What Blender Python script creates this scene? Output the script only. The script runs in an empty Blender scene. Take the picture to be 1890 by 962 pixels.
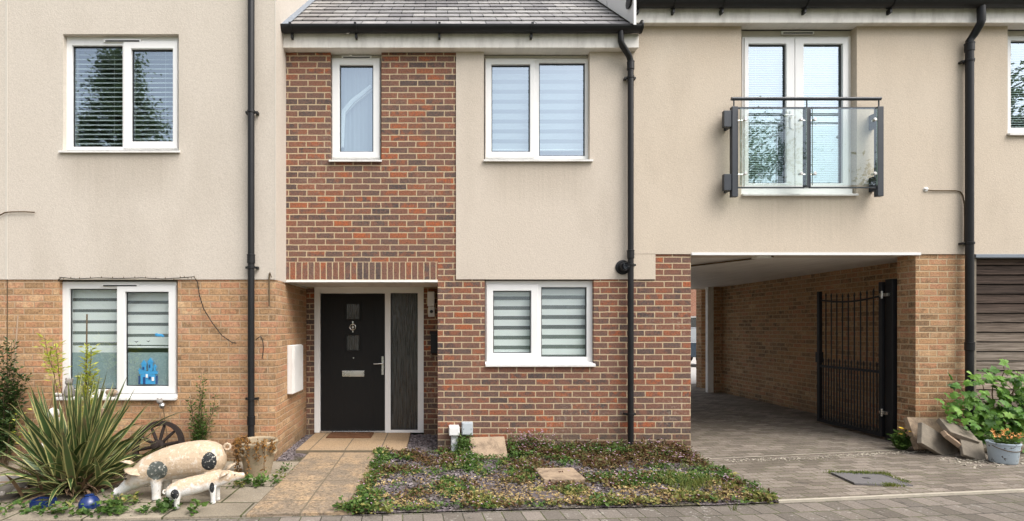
import bpy, bmesh, math, random
from mathutils import Vector, Matrix
S = bpy.context.scene
C = S.collection
R = math.radians
rng = random.Random(7)

# ------------------------------------------------------------------ camera, sky, sun, exposure
D, F, CX, CY, EYE = 6.5, 975.0, 805.0, 605.0, 1.53
cam = bpy.data.cameras.new('camera'); co = bpy.data.objects.new('camera', cam); C.objects.link(co)
co.location = (0, -D, EYE); co.rotation_euler = (R(90), 0, 0)
cam.sensor_width = 36; cam.lens = F / 1890 * 36
cam.shift_x = (945 - CX) / 1890; cam.shift_y = (CY - 481) / 1890
cam.clip_start = .05; cam.clip_end = 1000
S.camera = co
S.render.resolution_x, S.render.resolution_y = 1024, 521
SUN_EL, SUN_AZ = 54, 129          # azimuth clockwise from +Y seen from above
w = bpy.data.worlds.new('World'); S.world = w; w.use_nodes = True
wn = w.node_tree.nodes; wl = w.node_tree.links
bg = wn['Background']; sky = wn.new('ShaderNodeTexSky'); sky.sky_type = 'NISHITA'; sky.sun_disc = False
sky.sun_elevation = R(SUN_EL); sky.sun_rotation = R(SUN_AZ)
sky.air_density = 1.0; sky.dust_density = 6.0; sky.ozone_density = 1.0
hsv = wn.new('ShaderNodeHueSaturation'); hsv.inputs['Saturation'].default_value = .38
wl.new(sky.outputs[0], hsv.inputs['Color']); wl.new(hsv.outputs[0], bg.inputs[0]); bg.inputs[1].default_value = .15
sl = bpy.data.lights.new('sun', 'SUN'); so = bpy.data.objects.new('sun', sl); C.objects.link(so)
sl.energy = 0.6; sl.angle = R(50); sl.color = (1, .97, .93)
sd = Vector((math.sin(R(SUN_AZ)) * math.cos(R(SUN_EL)), math.cos(R(SUN_AZ)) * math.cos(R(SUN_EL)), math.sin(R(SUN_EL))))
so.rotation_euler = (-sd).to_track_quat('-Z', 'Y').to_euler()
so.location = (0, -10, 20)
S.view_settings.view_transform = 'Standard'; S.view_settings.look = 'None'
S.view_settings.gamma = 1; S.view_settings.use_curve_mapping = False
S.view_settings.exposure = 1.02
S.render.engine = 'CYCLES'; S.cycles.max_bounces = 12; S.cycles.diffuse_bounces = 9; S.cycles.glossy_bounces = 5; S.cycles.transparent_max_bounces = 24

# photo measurement -> metres at a known depth
def fx(px, y=0.0): return (px - CX) * (y + D) / F
def fz(py, y=0.0): return EYE + (CY - py) * (y + D) / F
def gz(x): return .02 * min(max(x - 2.5, 0), 5)

# ------------------------------------------------------------------ mesh builder
class MB:
    def __init__(s): s.v = []; s.f = []; s.m = []; s.uv = {}
    def face(s, pts, m=0, uv=None):
        b = len(s.v); s.v += [tuple(p) for p in pts]; s.f.append(tuple(range(b, b + len(pts)))); s.m.append(m)
        if uv: s.uv[len(s.f) - 1] = uv
        return s
    def box(s, x0, x1, y0, y1, z0, z1, m=0):
        b = len(s.v)
        s.v += [(x, y, z) for z in (z0, z1) for y in (y0, y1) for x in (x0, x1)]
        for q in ((0, 2, 3, 1), (4, 5, 7, 6), (0, 1, 5, 4), (2, 6, 7, 3), (0, 4, 6, 2), (1, 3, 7, 5)):
            s.f.append(tuple(b + i for i in q)); s.m.append(m)
        return s
    def xbox(s, mat, sx, sy, sz, m=0):          # transformed box, centred
        b = len(s.v)
        s.v += [tuple(mat @ Vector((x * sx / 2, y * sy / 2, z * sz / 2))) for z in (-1, 1) for y in (-1, 1) for x in (-1, 1)]
        for q in ((0, 2, 3, 1), (4, 5, 7, 6), (0, 1, 5, 4), (2, 6, 7, 3), (0, 4, 6, 2), (1, 3, 7, 5)):
            s.f.append(tuple(b + i for i in q)); s.m.append(m)
        return s
    def panel(s, x0, x1, z0, z1, ya, yb, holes=(), m=0):   # wall facing -y, ya front, yb back, rectangular holes
        xs = sorted({x0, x1, *[min(max(h[i], x0), x1) for h in holes for i in (0, 1)]})
        zs = sorted({z0, z1, *[min(max(h[i], z0), z1) for h in holes for i in (2, 3)]})
        n, k = len(xs) - 1, len(zs) - 1
        def solid(i, j):
            if i < 0 or j < 0 or i >= n or j >= k: return False
            cx, cz = (xs[i] + xs[i + 1]) / 2, (zs[j] + zs[j + 1]) / 2
            return not any(h[0] < cx < h[1] and h[2] < cz < h[3] for h in holes)
        for i in range(n):
            for j in range(k):
                if not solid(i, j): continue
                a, c, e, g = xs[i], xs[i + 1], zs[j], zs[j + 1]
                s.face([(a, ya, e), (c, ya, e), (c, ya, g), (a, ya, g)], m)
                s.face([(a, yb, e), (a, yb, g), (c, yb, g), (c, yb, e)], m)
                if not solid(i - 1, j): s.face([(a, ya, e), (a, ya, g), (a, yb, g), (a, yb, e)], m)
                if not solid(i + 1, j): s.face([(c, ya, e), (c, yb, e), (c, yb, g), (c, ya, g)], m)
                if not solid(i, j - 1): s.face([(a, ya, e), (a, yb, e), (c, yb, e), (c, ya, e)], m)
                if not solid(i, j + 1): s.face([(a, ya, g), (c, ya, g), (c, yb, g), (a, yb, g)], m)
        return s
    def tube(s, pts, r, n=10, cap=True, m=0, flat=1.0):
        pts = [Vector(p) for p in pts]; rs = r if isinstance(r, (list, tuple)) else [r] * len(pts)
        rings = []; up = None
        for i, p in enumerate(pts):
            t = (pts[min(i + 1, len(pts) - 1)] - pts[max(i - 1, 0)]).normalized()
            if up is None:
                up = Vector((0, 0, 1)) if abs(t.z) < .9 else Vector((0, -1, 0))
            a = t.cross(up).normalized(); up2 = a.cross(t).normalized(); up = up2
            b = len(s.v)
            for k in range(n):
                an = 2 * math.pi * k / n
                s.v.append(tuple(p + (a * math.cos(an) + up2 * math.sin(an) * flat) * rs[i]))
            rings.append(b)
        for i in range(len(rings) - 1):
            for k in range(n):
                k2 = (k + 1) % n
                s.f.append((rings[i] + k, rings[i] + k2, rings[i + 1] + k2, rings[i + 1] + k)); s.m.append(m)
        if cap:
            s.f.append(tuple(rings[0] + k for k in reversed(range(n)))); s.m.append(m)
            s.f.append(tuple(rings[-1] + k for k in range(n))); s.m.append(m)
        return s
    def lathe(s, prof, c=(0, 0, 0), n=28, axis='z', m=0):
        c = Vector(c); rings = []
        for r, h in prof:
            b = len(s.v)
            for k in range(n):
                a = 2 * math.pi * k / n
                p = Vector((r * math.cos(a), r * math.sin(a), h))
                if axis == 'y': p = Vector((p.x, -p.z, p.y))
                s.v.append(tuple(c + p))
            rings.append(b)
        for i in range(len(rings) - 1):
            for k in range(n):
                k2 = (k + 1) % n
                s.f.append((rings[i] + k, rings[i] + k2, rings[i + 1] + k2, rings[i + 1] + k)); s.m.append(m)
        s.f.append(tuple(rings[0] + k for k in reversed(range(n)))); s.m.append(m)
        s.f.append(tuple(rings[-1] + k for k in range(n))); s.m.append(m)
        return s
    def ellip(s, c, rx, ry, rz, n=14, k=9, m=0):
        b0 = []
        for j in range(k + 1):
            t = math.pi * j / k
            b = len(s.v); b0.append(b)
            for i in range(n):
                a = 2 * math.pi * i / n
                s.v.append((c[0] + rx * math.sin(t) * math.cos(a), c[1] + ry * math.sin(t) * math.sin(a), c[2] - rz * math.cos(t)))
        for j in range(k):
            for i in range(n):
                i2 = (i + 1) % n
                s.f.append((b0[j] + i, b0[j] + i2, b0[j + 1] + i2, b0[j + 1] + i)); s.m.append(m)
        return s
    def loft(s, rings, n=18, m=0):              # rings: (x, y, z, ry, rz) perpendicular to x, smooth
        bs = []
        for x, y, z, ry, rz in rings:
            b = len(s.v); bs.append(b)
            for k in range(n):
                a = 2 * math.pi * k / n
                s.v.append((x, y + ry * math.cos(a), z + rz * math.sin(a)))
        for i in range(len(bs) - 1):
            for k in range(n):
                k2 = (k + 1) % n
                s.f.append((bs[i] + k, bs[i] + k2, bs[i + 1] + k2, bs[i + 1] + k)); s.m.append(m)
        s.f.append(tuple(bs[0] + k for k in reversed(range(n)))); s.m.append(m)
        s.f.append(tuple(bs[-1] + k for k in range(n))); s.m.append(m)
        return s
    def leaf(s, p, d, nrm, ln, wd, m=0, fold=.2):
        p = Vector(p); d = Vector(d).normalized(); sd_ = d.cross(Vector(nrm))
        if sd_.length < 1e-4: sd_ = d.cross(Vector((1, 0, .3)))
        sd_.normalize(); up = sd_.cross(d)
        b = len(s.v)
        mid = p + d * ln * .45
        s.v += [tuple(p), tuple(mid + sd_ * wd / 2 + up * wd * fold), tuple(p + d * ln), tuple(mid - sd_ * wd / 2 + up * wd * fold)]
        s.f += [(b, b + 1, b + 2), (b, b + 2, b + 3)]; s.m += [m, m]
        return s

ORG = {}
def build(mb, name, mats, parent=None, org=None, smooth=False, bevel=0, normals=True, local=False):
    o_ = Vector(org) if org is not None else (ORG.get(parent.name, Vector()) if parent else Vector())
    me = bpy.data.meshes.new(name)
    vs = mb.v if local else [(v[0] - o_.x, v[1] - o_.y, v[2] - o_.z) for v in mb.v]
    me.from_pydata(vs, [], mb.f)
    if not isinstance(mats, (list, tuple)): mats = [mats]
    for q in mats: me.materials.append(q)
    me.polygons.foreach_set('material_index', mb.m)
    if mb.uv:
        ul = me.uv_layers.new(name='UVMap')
        for fi, uv in mb.uv.items():
            p = me.polygons[fi]
            for li, q in zip(p.loop_indices, uv): ul.data[li].uv = q
    if normals:
        bm = bmesh.new(); bm.from_mesh(me)
        bmesh.ops.remove_doubles(bm, verts=bm.verts, dist=1e-5)
        bmesh.ops.recalc_face_normals(bm, faces=bm.faces)
        bm.to_mesh(me); bm.free()
    if smooth:
        me.polygons.foreach_set('use_smooth', [True] * len(me.polygons))
        if smooth != 'full': 
            try: me.set_sharp_from_angle(angle=R(40))
            except Exception: pass
    me.update()
    o = bpy.data.objects.new(name, me); C.objects.link(o)
    if parent: o.parent = parent; ORG[o.name] = ORG.get(parent.name, Vector())
    else: o.location = o_; ORG[o.name] = o_
    if bevel:
        b = o.modifiers.new('bevel', 'BEVEL'); b.width = bevel; b.segments = 2; b.limit_method = 'ANGLE'; b.angle_limit = R(40)
    return o
def tag(o, label=None, cat=None, group=None, kind=None):
    if label: o['label'] = label
    if cat: o['category'] = cat
    if group: o['group'] = group
    if kind: o['kind'] = kind
    return o
def thing(name, label, cat, loc=(0, 0, 0), group=None, local=False, rz=0):
    o = bpy.data.objects.new(name, None); C.objects.link(o); o.location = loc; o.rotation_euler = (0, 0, rz)
    o.empty_display_size = .1
    ORG[o.name] = Vector() if local else Vector(loc)
    return tag(o, label, cat, group)

# ------------------------------------------------------------------ materials
class NT:
    def __init__(s, name):
        s.mat = bpy.data.materials.new(name); s.mat.use_nodes = True
        s.t = s.mat.node_tree; s.n = s.t.nodes; s.l = s.t.links
        s.bsdf = s.n['Principled BSDF']; s.out = s.n['Material Output']
    def new(s, ty, **kw):
        q = s.n.new(ty)
        for k, v in kw.items(): setattr(q, k, v)
        return q
    def put(s, sock, v):
        if hasattr(v, 'node'): s.l.new(v, sock)
        elif v is not None: sock.default_value = v
    def math(s, op, a, b=None, c=None, clamp=False):
        q = s.new('ShaderNodeMath', operation=op); q.use_clamp = clamp
        s.put(q.inputs[0], a)
        if b is not None: s.put(q.inputs[1], b)
        if c is not None: s.put(q.inputs[2], c)
        return q.outputs[0]
    def mix(s, f, a, b, blend='MIX'):
        q = s.new('ShaderNodeMix', data_type='RGBA', blend_type=blend)
        s.put(q.inputs[0], f)
        for i, v in ((6, a), (7, b)):
            s.put(q.inputs[i], (*v, 1) if isinstance(v, tuple) and len(v) == 3 else v)
        return q.outputs[2]
    def pos(s): return s.new('ShaderNodeNewGeometry').outputs['Position']
    def obj(s): return s.new('ShaderNodeTexCoord').outputs['Object']
    def sep(s, v):
        q = s.new('ShaderNodeSeparateXYZ'); s.put(q.inputs[0], v); return q.outputs
    def comb(s, x, y, z=0.0):
        q = s.new('ShaderNodeCombineXYZ')
        for i, v in enumerate((x, y, z)): s.put(q.inputs[i], v)
        return q.outputs[0]
    def noise(s, vec, scale, detail=3, rough=.55, out=0, dist=0):
        q = s.new('ShaderNodeTexNoise'); s.put(q.inputs['Vector'], vec)
        q.inputs['Scale'].default_value = scale; q.inputs['Detail'].default_value = detail
        q.inputs['Roughness'].default_value = rough; q.inputs['Distortion'].default_value = dist
        return q.outputs[out]
    def ramp(s, f, stops, interp='LINEAR'):
        q = s.new('ShaderNodeValToRGB'); cr = q.color_ramp; cr.interpolation = interp
        while len(cr.elements) < len(stops): cr.elements.new(.5)
        for e, (p, c) in zip(cr.elements, stops):
            e.position = p; e.color = (*c, 1) if len(c) == 3 else c
        s.put(q.inputs[0], f); return q.outputs[0]
    def mr(s, v, a, b, c=0.0, d=1.0, smooth=False):
        q = s.new('ShaderNodeMapRange'); q.clamp = True
        if smooth: q.interpolation_type = 'SMOOTHSTEP'
        for i, x in enumerate((v, a, b, c, d)): s.put(q.inputs[i], x)
        return q.outputs[0]
    def bump(s, h, strength=.5, dist=.01):
        q = s.new('ShaderNodeBump'); q.inputs['Strength'].default_value = strength; q.inputs['Distance'].default_value = dist
        s.put(q.inputs['Height'], h); s.l.new(q.outputs[0], s.bsdf.inputs['Normal']); return q.outputs[0]
    def fin(s, col, rough=.8, spec=.3, metal=0):
        s.put(s.bsdf.inputs['Base Color'], (*col, 1) if isinstance(col, tuple) and len(col) == 3 else col)
        s.put(s.bsdf.inputs['Roughness'], rough); s.bsdf.inputs['Specular IOR Level'].default_value = spec
        s.bsdf.inputs['Metallic'].default_value = metal
        return s.mat

def wall_uv(t):
    g = t.new('ShaderNodeNewGeometry'); p = t.sep(g.outputs['Position']); n = t.sep(g.outputs['True Normal'])
    side = t.math('GREATER_THAN', t.math('ABSOLUTE', n[0]), .6)
    u = t.math('ADD', t.math('MULTIPLY', p[0], t.math('SUBTRACT', 1.0, side)), t.math('MULTIPLY', p[1], side))
    return u, p[2], g.outputs['Position']
def bond(t, u, v, bl, ch, joint, pos, u0=0, v0=0, wob=.004, shift=.5, soft=.002, jit=.007):
    nz = t.noise(pos, 14, 2, out=1); nn = t.sep(nz)
    u = t.math('ADD', u, t.math('MULTIPLY_ADD', nn[0], wob * 2, -wob - u0))
    v = t.math('ADD', v, t.math('MULTIPLY_ADD', nn[1], wob * 1.4, -wob * .7 - v0))
    vv = t.math('DIVIDE', v, ch); row = t.math('FLOOR', vv); fv = t.math('SUBTRACT', vv, row)
    off = t.math('MULTIPLY', t.math('FLOORED_MODULO', row, 2.0), shift)
    rj = t.new('ShaderNodeTexWhiteNoise', noise_dimensions='1D'); t.put(rj.inputs['W'], row)
    off = t.math('ADD', off, t.math('MULTIPLY', rj.outputs[0], .12 if shift else 0))
    uu = t.math('ADD', t.math('DIVIDE', u, bl), off); col = t.math('FLOOR', uu); fu = t.math('SUBTRACT', uu, col)
    du = t.math('MULTIPLY', t.math('MINIMUM', fu, t.math('SUBTRACT', 1.0, fu)), bl)
    dv = t.math('MULTIPLY', t.math('MINIMUM', fv, t.math('SUBTRACT', 1.0, fv)), ch)
    d = t.math('ADD', t.math('MINIMUM', du, dv), t.math('MULTIPLY_ADD', t.noise(pos, 42, 2), jit, -jit / 2))
    mask = t.mr(d, joint / 2 - soft, joint / 2 + soft, smooth=True)
    wn_ = t.new('ShaderNodeTexWhiteNoise', noise_dimensions='2D'); t.put(wn_.inputs['Vector'], t.comb(col, row))
    return mask, wn_.outputs[0], wn_.outputs[1]
def mat_brick(name, stops, mortar, soldier=False, v0=0, drift=.9):
    t = NT(name); u, v, pos = wall_uv(t)
    if soldier: u, v = v, u
    mask, rnd, rc = bond(t, u, v, .225, .075, .0135, pos, wob=.0055, u0=v0 if soldier else 0, v0=0 if soldier else v0, shift=0 if soldier else .5)
    big = t.noise(pos, 1.3, 2)
    val = t.math('ADD', rnd, t.math('MULTIPLY_ADD', big, drift, -drift / 2), clamp=True)
    col = t.ramp(val, stops)
    other = t.ramp(t.sep(rc)[1], stops)
    col = t.mix(t.mr(t.noise(pos, 11, 3, .6), .44, .58, 0, .8), col, other)
    col = t.mix(t.mr(t.noise(pos, 36, 3, .6),   .46, .62, 0, .5), col, stops[len(stops) // 2][1])
    fine = t.noise(pos, 55, 4, .65)
    col = t.mix(1.0, col, t.ramp(fine, [(.25, (.5, .48, .46)), (.5, (1, 1, 1)), (.75, (1.4, 1.35, 1.25))]), 'MULTIPLY')
    bl = t.noise(pos, 23, 2); 
    col = t.mix(t.mr(bl, .64, .76, 0, .4), col, (.07, .055, .052))      # burnt flecks of the brick face
    mcol = t.mix(t.noise(pos, 9, 3), tuple(c * .7 for c in mortar), tuple(c * 1.2 for c in mortar))
    c = t.mix(mask, mcol, col)
    dirt = t.mr(t.noise(pos, .9, 4, .6), .42, .7, 0, .15)
    c = t.mix(dirt, c, (.13, .11, .09))
    salt = t.math('MULTIPLY', t.mr(t.noise(pos, 1.1, 3), .52, .68), t.mr(t.noise(pos, 28, 4, .7), .5, .66))
    c = t.mix(t.math('MULTIPLY', salt, .35), c, (.52, .44, .35))
    hgt = t.math('ADD', v if not soldier else u, t.math('MULTIPLY_ADD', t.noise(pos, 3.5, 4), .5, -.25))
    c = t.mix(t.mr(hgt, .32, .0, 0, .5), c, (.085, .075, .05))              # damp and algae along the foot of the wall
    t.bump(t.math('ADD', t.math('MULTIPLY', mask, .8), t.math('MULTIPLY', fine, .5)), .7, .008)
    return t.fin(c, .9, .2)
RED = [(0, (.075, .06, .058)), (.12, (.105, .078, .07)), (.3, (.15, .093, .075)), (.52, (.19, .098, .072)), (.76, (.22, .10, .066)), (.9, (.28, .105, .056)), (1, (.38, .11, .045))]
BUFF = [(0, (.21, .135, .075)), (.1, (.31, .195, .105)), (.36, (.41, .245, .13)), (.58, (.47, .285, .15)), (.74, (.45, .215, .12)), (.88, (.46, .24, .145)), (1, (.57, .39, .23))]
M = {}
M['red'] = mat_brick('red_brick', RED, (.52, .405, .265))
M['redsoldier'] = mat_brick('red_brick_soldier', RED, (.52, .405, .265), True, v0=2.117)
M['buff'] = mat_brick('buff_brick', BUFF, (.47, .33, .21), v0=.03)
BUFFD = [(p, tuple(a * .92 for a in c)) for p, c in BUFF]; BUFFD[0] = (0, (.17, .11, .065)); BUFFD[1] = (.2, (.26, .16, .09))
M['buff2'] = mat_brick('buff_brick_multi', BUFFD, (.5, .38, .24), v0=.05)
M['far'] = mat_brick('far_brick', [(0, (.22, .09, .06)), (1, (.36, .16, .1))], (.4, .3, .22))
def mat_render(name, col, warm, stain=None, drips=()):
    t = NT(name); p = t.pos()
    q = t.sep(p)
    big = t.noise(p, .7, 4, .6)
    c = t.mix(big, col, warm)
    st = t.noise(t.comb(t.math('MULTIPLY', q[0], 1.6), q[1], t.math('MULTIPLY', q[2], .6)), 1.0, 5, .62)     # rain streaks
    c = t.mix(t.mr(st, .48, .75, 0, .26), c, (.33, .28, .22))
    fine = t.noise(p, 62, 4, .75); fine2 = t.noise(p, 30, 2)
    c = t.mix(1.0, c, t.ramp(fine, [(.3, (.87, .865, .86)), (.52, (1, 1, 1)), (.72, (1.07, 1.07, 1.07))]), 'MULTIPLY')
    for (sx, sz, sw, sh_) in drips:
        dxs = t.math('DIVIDE', t.math('SUBTRACT', q[0], sx), sw)
        run = t.math('MULTIPLY', t.mr(t.math('ADD', q[2], t.math('MULTIPLY', t.noise(t.comb(t.math('MULTIPLY', q[0], 22.0), 0.0, 0.0), 1, 3), sh_)), sz - sh_ * .6, sz + sh_ * .5), t.mr(q[2], sz + .004, sz))
        c = t.mix(t.math('MULTIPLY', t.math('MULTIPLY', run, t.mr(t.math('ABSOLUTE', dxs), 1.1, .7)), .45), c, (.30, .255, .20))
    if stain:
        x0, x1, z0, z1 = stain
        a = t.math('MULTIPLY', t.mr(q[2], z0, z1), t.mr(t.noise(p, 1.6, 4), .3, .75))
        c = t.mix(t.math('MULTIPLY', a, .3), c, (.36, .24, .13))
    t.bump(t.math('ADD', fine, t.math('MULTIPLY', fine2, .5)), .5, .006)
    return t.fin(c, .95, .15)
M['render'] = mat_render('cream_render', (.60, .535, .46), (.565, .495, .415), None, [(fx(992), fz(300), .66, .5)])
M['render_l'] = mat_render('pale_render', (.595, .54, .475), (.56, .502, .43), None, [(fx(222, -.44), fz(283, -.44), .68, .55)])
M['render_r'] = mat_render('warm_render', (.605, .53, .44), (.57, .485, .385), (2.4, 9, 4.3, 5.25), [(fx(1475), fz(364), .7, .5)])
def mat_simple(name, col, rough=.5, spec=.4, metal=0, var=.08, scale=8, bump=0, bscale=60):
    t = NT(name); p = t.obj()
    n = t.noise(p, scale, 4)
    c = t.mix(n, tuple(max(0, a * (1 - var)) for a in col), tuple(a * (1 + var) for a in col))
    if bump: t.bump(t.noise(p, bscale, 3), bump, .005)
    return t.fin(c, t.mr(n, .3, .7, max(.02, rough - .06), rough + .06), spec, metal)
M['upvc'] = mat_simple('white_upvc', (.78, .78, .77), .32, .5, var=.03, scale=3)
def mat_dirtywhite(name, col, amt):
    t = NT(name); p = t.pos(); q = t.sep(p)
    st = t.noise(t.comb(t.math('MULTIPLY', q[0], 7.0), q[1], t.math('MULTIPLY', q[2], 2.0)), 1.2, 5, .65)
    return t.fin(t.mix(t.mr(st, .45, .75, 0, amt), col, (.27, .24, .2)), .55, .3)
M['fascia'] = mat_dirtywhite('white_fascia', (.80, .77, .72), .45)
M['sill'] = mat_dirtywhite('white_sill', (.74, .73, .71), .3)
M['board'] = mat_simple('beige_board', (.56, .52, .46), .6, .3, var=.06)
M['soffit'] = mat_dirtywhite('white_soffit', (.74, .71, .66), .25)
M['black'] = mat_simple('black_plastic', (.011, .011, .012), .42, .35, var=.3)
M['iron'] = mat_simple('black_iron', (.010, .010, .011), .5, .35, var=.3, bump=.3)
M['grey_metal'] = mat_simple('dark_grey_metal', (.028, .034, .044), .45, .5, var=.1)
M['steel'] = mat_simple('brushed_steel', (.6, .59, .57), .28, .5, 1, var=.05)
M['lead'] = mat_simple('lead_flashing', (.20, .23, .27), .55, .4, var=.2, scale=5)
M['dark'] = mat_simple('dark_interior', (.12, .115, .105), .9, .1)
M['plaster'] = mat_simple('interior_plaster', (.3, .29, .28), .9, .1)
def mat_glass(name, refl, tint, rough=0.0):
    t = NT(name); t.n.remove(t.bsdf)
    tr = t.new('ShaderNodeBsdfTransparent'); tr.inputs[0].default_value = (*tint, 1)
    gl = t.new('ShaderNodeBsdfGlossy'); gl.inputs['Roughness'].default_value = rough; gl.inputs[0].default_value = (.74, .87, 1, 1)
    fr = t.new('ShaderNodeFresnel'); fr.inputs[0].default_value = 1.5
    f = t.math('ADD', t.math('MULTIPLY', fr.outputs[0], .9), refl, clamp=True)
    g = t.new('ShaderNodeNewGeometry')
    f = t.math('MULTIPLY', f, t.math('SUBTRACT', 1.0, g.outputs['Backfacing']))
    nb = t.noise(t.pos(), 2.2, 1)
    bp = t.new('ShaderNodeBump'); bp.inputs['Strength'].default_value = .1; bp.inputs['Distance'].default_value = .004
    t.put(bp.inputs['Height'], nb); t.l.new(bp.outputs[0], gl.inputs['Normal'])
    mx = t.new('ShaderNodeMixShader'); t.put(mx.inputs[0], f); t.l.new(tr.outputs[0], mx.inputs[1]); t.l.new(gl.outputs[0], mx.inputs[2])
    t.l.new(mx.outputs[0], t.out.inputs[0]); return t.mat
M['glass'] = mat_glass('window_glass', .33, (.9, .95, .95))
M['glass_lo'] = mat_glass('window_glass_ground_floor', .13, (.96, .985, .98))
M['glass_bal'] = mat_glass('balcony_glass', .05, (.95, .985, .97))
def mat_fabric(name, col, transl=.4, alpha=1.0, rough=.9):
    t = NT(name); t.n.remove(t.bsdf)
    d = t.new('ShaderNodeBsdfDiffuse'); d.inputs[0].default_value = (*col, 1)
    tl = t.new('ShaderNodeBsdfTranslucent'); tl.inputs[0].default_value = (*col, 1)
    mx = t.new('ShaderNodeMixShader'); mx.inputs[0].default_value = transl
    t.l.new(d.outputs[0], mx.inputs[1]); t.l.new(tl.outputs[0], mx.inputs[2])
    o = mx.outputs[0]
    if alpha < 1:
        tr = t.new('ShaderNodeBsdfTransparent'); m2 = t.new('ShaderNodeMixShader'); m2.inputs[0].default_value = alpha
        t.l.new(tr.outputs[0], m2.inputs[1]); t.l.new(o, m2.inputs[2]); o = m2.outputs[0]
    t.l.new(o, t.out.inputs[0]); return t.mat
M['blind'] = mat_fabric('blind_fabric', (.9, .91, .9), .1)
M['blind_up'] = mat_fabric('blind_fabric_upstairs', (.52, .55, .57), .2)
M['blind_sheer'] = mat_fabric('blind_sheer', (.5, .53, .53), .3, .35)
M['blind_closed'] = mat_fabric('blind_sheer_closed', (.22, .25, .28), .3, .9)
M['slat'] = mat_fabric('venetian_slat', (.74, .77, .75), .1)
M['curtain'] = mat_fabric('white_curtain', (.45, .48, .52), .3)
M['swag'] = mat_fabric('white_swag', (.88, .89, .9), .2)
# leaves
def mat_leaf(name, stops, transl=.3, rough=.5):
    t = NT(name)
    g = t.new('ShaderNodeNewGeometry')
    n = t.noise(t.obj(), 5, 2)
    v = t.math('ADD', t.math('MULTIPLY', g.outputs['Random Per Island'], .75), t.math('MULTIPLY_ADD', n, .7, -.22), clamp=True)
    c = t.ramp(v, stops)
    t.fin(c, rough, .35)
    tl = t.new('ShaderNodeBsdfTranslucent'); t.l.new(c, tl.inputs[0])
    mx = t.new('ShaderNodeMixShader'); mx.inputs[0].default_value = transl
    t.l.new(t.bsdf.outputs[0], mx.inputs[1]); t.l.new(tl.outputs[0], mx.inputs[2]); t.l.new(mx.outputs[0], t.out.inputs[0])
    return t.mat
M['leaf_dark'] = mat_leaf('dark_green_leaf', [(0, (.02, .04, .012)), (.5, (.045, .085, .022)), (1, (.09, .14, .035))])
M['leaf_tree'] = mat_leaf('tree_leaf', [(0, (.05, .08, .03)), (.5, (.10, .15, .055)), (1, (.18, .23, .10))], .5)
M['leaf_mid'] = mat_leaf('mid_green_leaf', [(0, (.03, .065, .012)), (.5, (.07, .14, .025)), (1, (.15, .23, .05))])
M['leaf_vine'] = mat_leaf('vine_leaf', [(0, (.02, .065, .01)), (.4, (.085, .21, .025)), (.75, (.16, .32, .045)), (1, (.26, .42, .08))], .3)
M['leaf_lime'] = mat_leaf('lime_leaf', [(0, (.24, .30, .03)), (.5, (.42, .46, .06)), (1, (.62, .60, .14))], .4)
M['leaf_red'] = mat_leaf('reddish_leaf', [(0, (.05, .035, .018)), (.35, (.12, .055, .03)), (.6, (.17, .11, .04)), (.8, (.10, .12, .03)), (1, (.2, .16, .06))])
M['leaf_yel'] = mat_leaf('yellowing_leaf', [(0, (.07, .11, .025)), (.4, (.16, .19, .045)), (.7, (.30, .27, .08)), (1, (.46, .37, .14))])
M['leaf_rust'] = mat_leaf('rust_leaf', [(0, (.1, .05, .02)), (.5, (.25, .12, .03)), (1, (.4, .22, .06))])
M['litter'] = mat_leaf('dry_leaf_litter', [(0, (.14, .085, .04)), (.5, (.32, .22, .09)), (1, (.52, .42, .18))], .1)
M['petal'] = mat_leaf('pale_pink_petal', [(0, (.42, .25, .38)), (1, (.62, .45, .55))], .2)
M['petal_y'] = mat_leaf('yellow_petal', [(0, (.75, .5, .03)), (1, (.85, .7, .1))], .2)
M['petal_o'] = mat_leaf('orange_petal', [(0, (.7, .3, .08)), (1, (.8, .5, .2))], .2)
M['stem'] = mat_simple('brown_stem', (.12, .085, .05), .8, .2, var=.3)
M['stem_g'] = mat_simple('green_stem', (.09, .12, .04), .7, .2, var=.3)
M['cane'] = mat_simple('bamboo_cane', (.34, .25, .175), .7, .2, var=.2)
M['bark'] = mat_simple('bark', (.1, .075, .055), .9, .1, var=.4, scale=12, bump=.6, bscale=25)
# grounds
def mat_pavers(name, bl, ch, stops, joint_col, ang=0, joint=.008, lichen=.3, rot=0, grime=None):
    t = NT(name); p = t.pos(); q = t.sep(p)
    ca, sa = math.cos(ang), math.sin(ang)
    u = t.math('ADD', t.math('MULTIPLY', q[0], ca), t.math('MULTIPLY', q[1], sa))
    v = t.math('SUBTRACT', t.math('MULTIPLY', q[1], ca), t.math('MULTIPLY', q[0], sa))
    mask, rnd, rc = bond(t, u, v, bl, ch, joint, p, wob=.003, jit=.003)
    c = t.ramp(rnd, stops)
    f = t.noise(p, 70, 4, .7)
    c = t.mix(1.0, c, t.ramp(f, [(.3, (.65, .65, .65)), (.7, (1.25, 1.22, 1.18))]), 'MULTIPLY')
    li = t.math('MULTIPLY', t.mr(t.noise(p, 26, 3, .6), .6, .68), t.mr(t.noise(p, 1.7, 2), .42, .62))
    c = t.mix(t.math('MULTIPLY', li, lichen * 2), c, (.42, .40, .36))
    c = t.mix(t.mr(t.noise(p, .8, 5, .65), .42, .66, 0, .5), c, (.10, .085, .065))
    c = t.mix(t.mr(t.noise(p, 5.5, 3), .66, .72, 0, .55), c, (.05, .045, .04))
    c = t.mix(t.mr(t.noise(p, 2.3, 4, .7), .6, .74, 0, .35), c, (.12, .115, .065))
    mo = t.mix(t.mr(t.noise(p, 4, 3), .42, .62), joint_col, (.085, .095, .035))
    c = t.mix(mask, mo, c)
    t.bump(t.math('ADD', mask, t.math('MULTIPLY', f, .6)), .6, .006)
    return t.fin(c, .88, .25)
FRONT_ANG = math.atan(.07)
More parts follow.
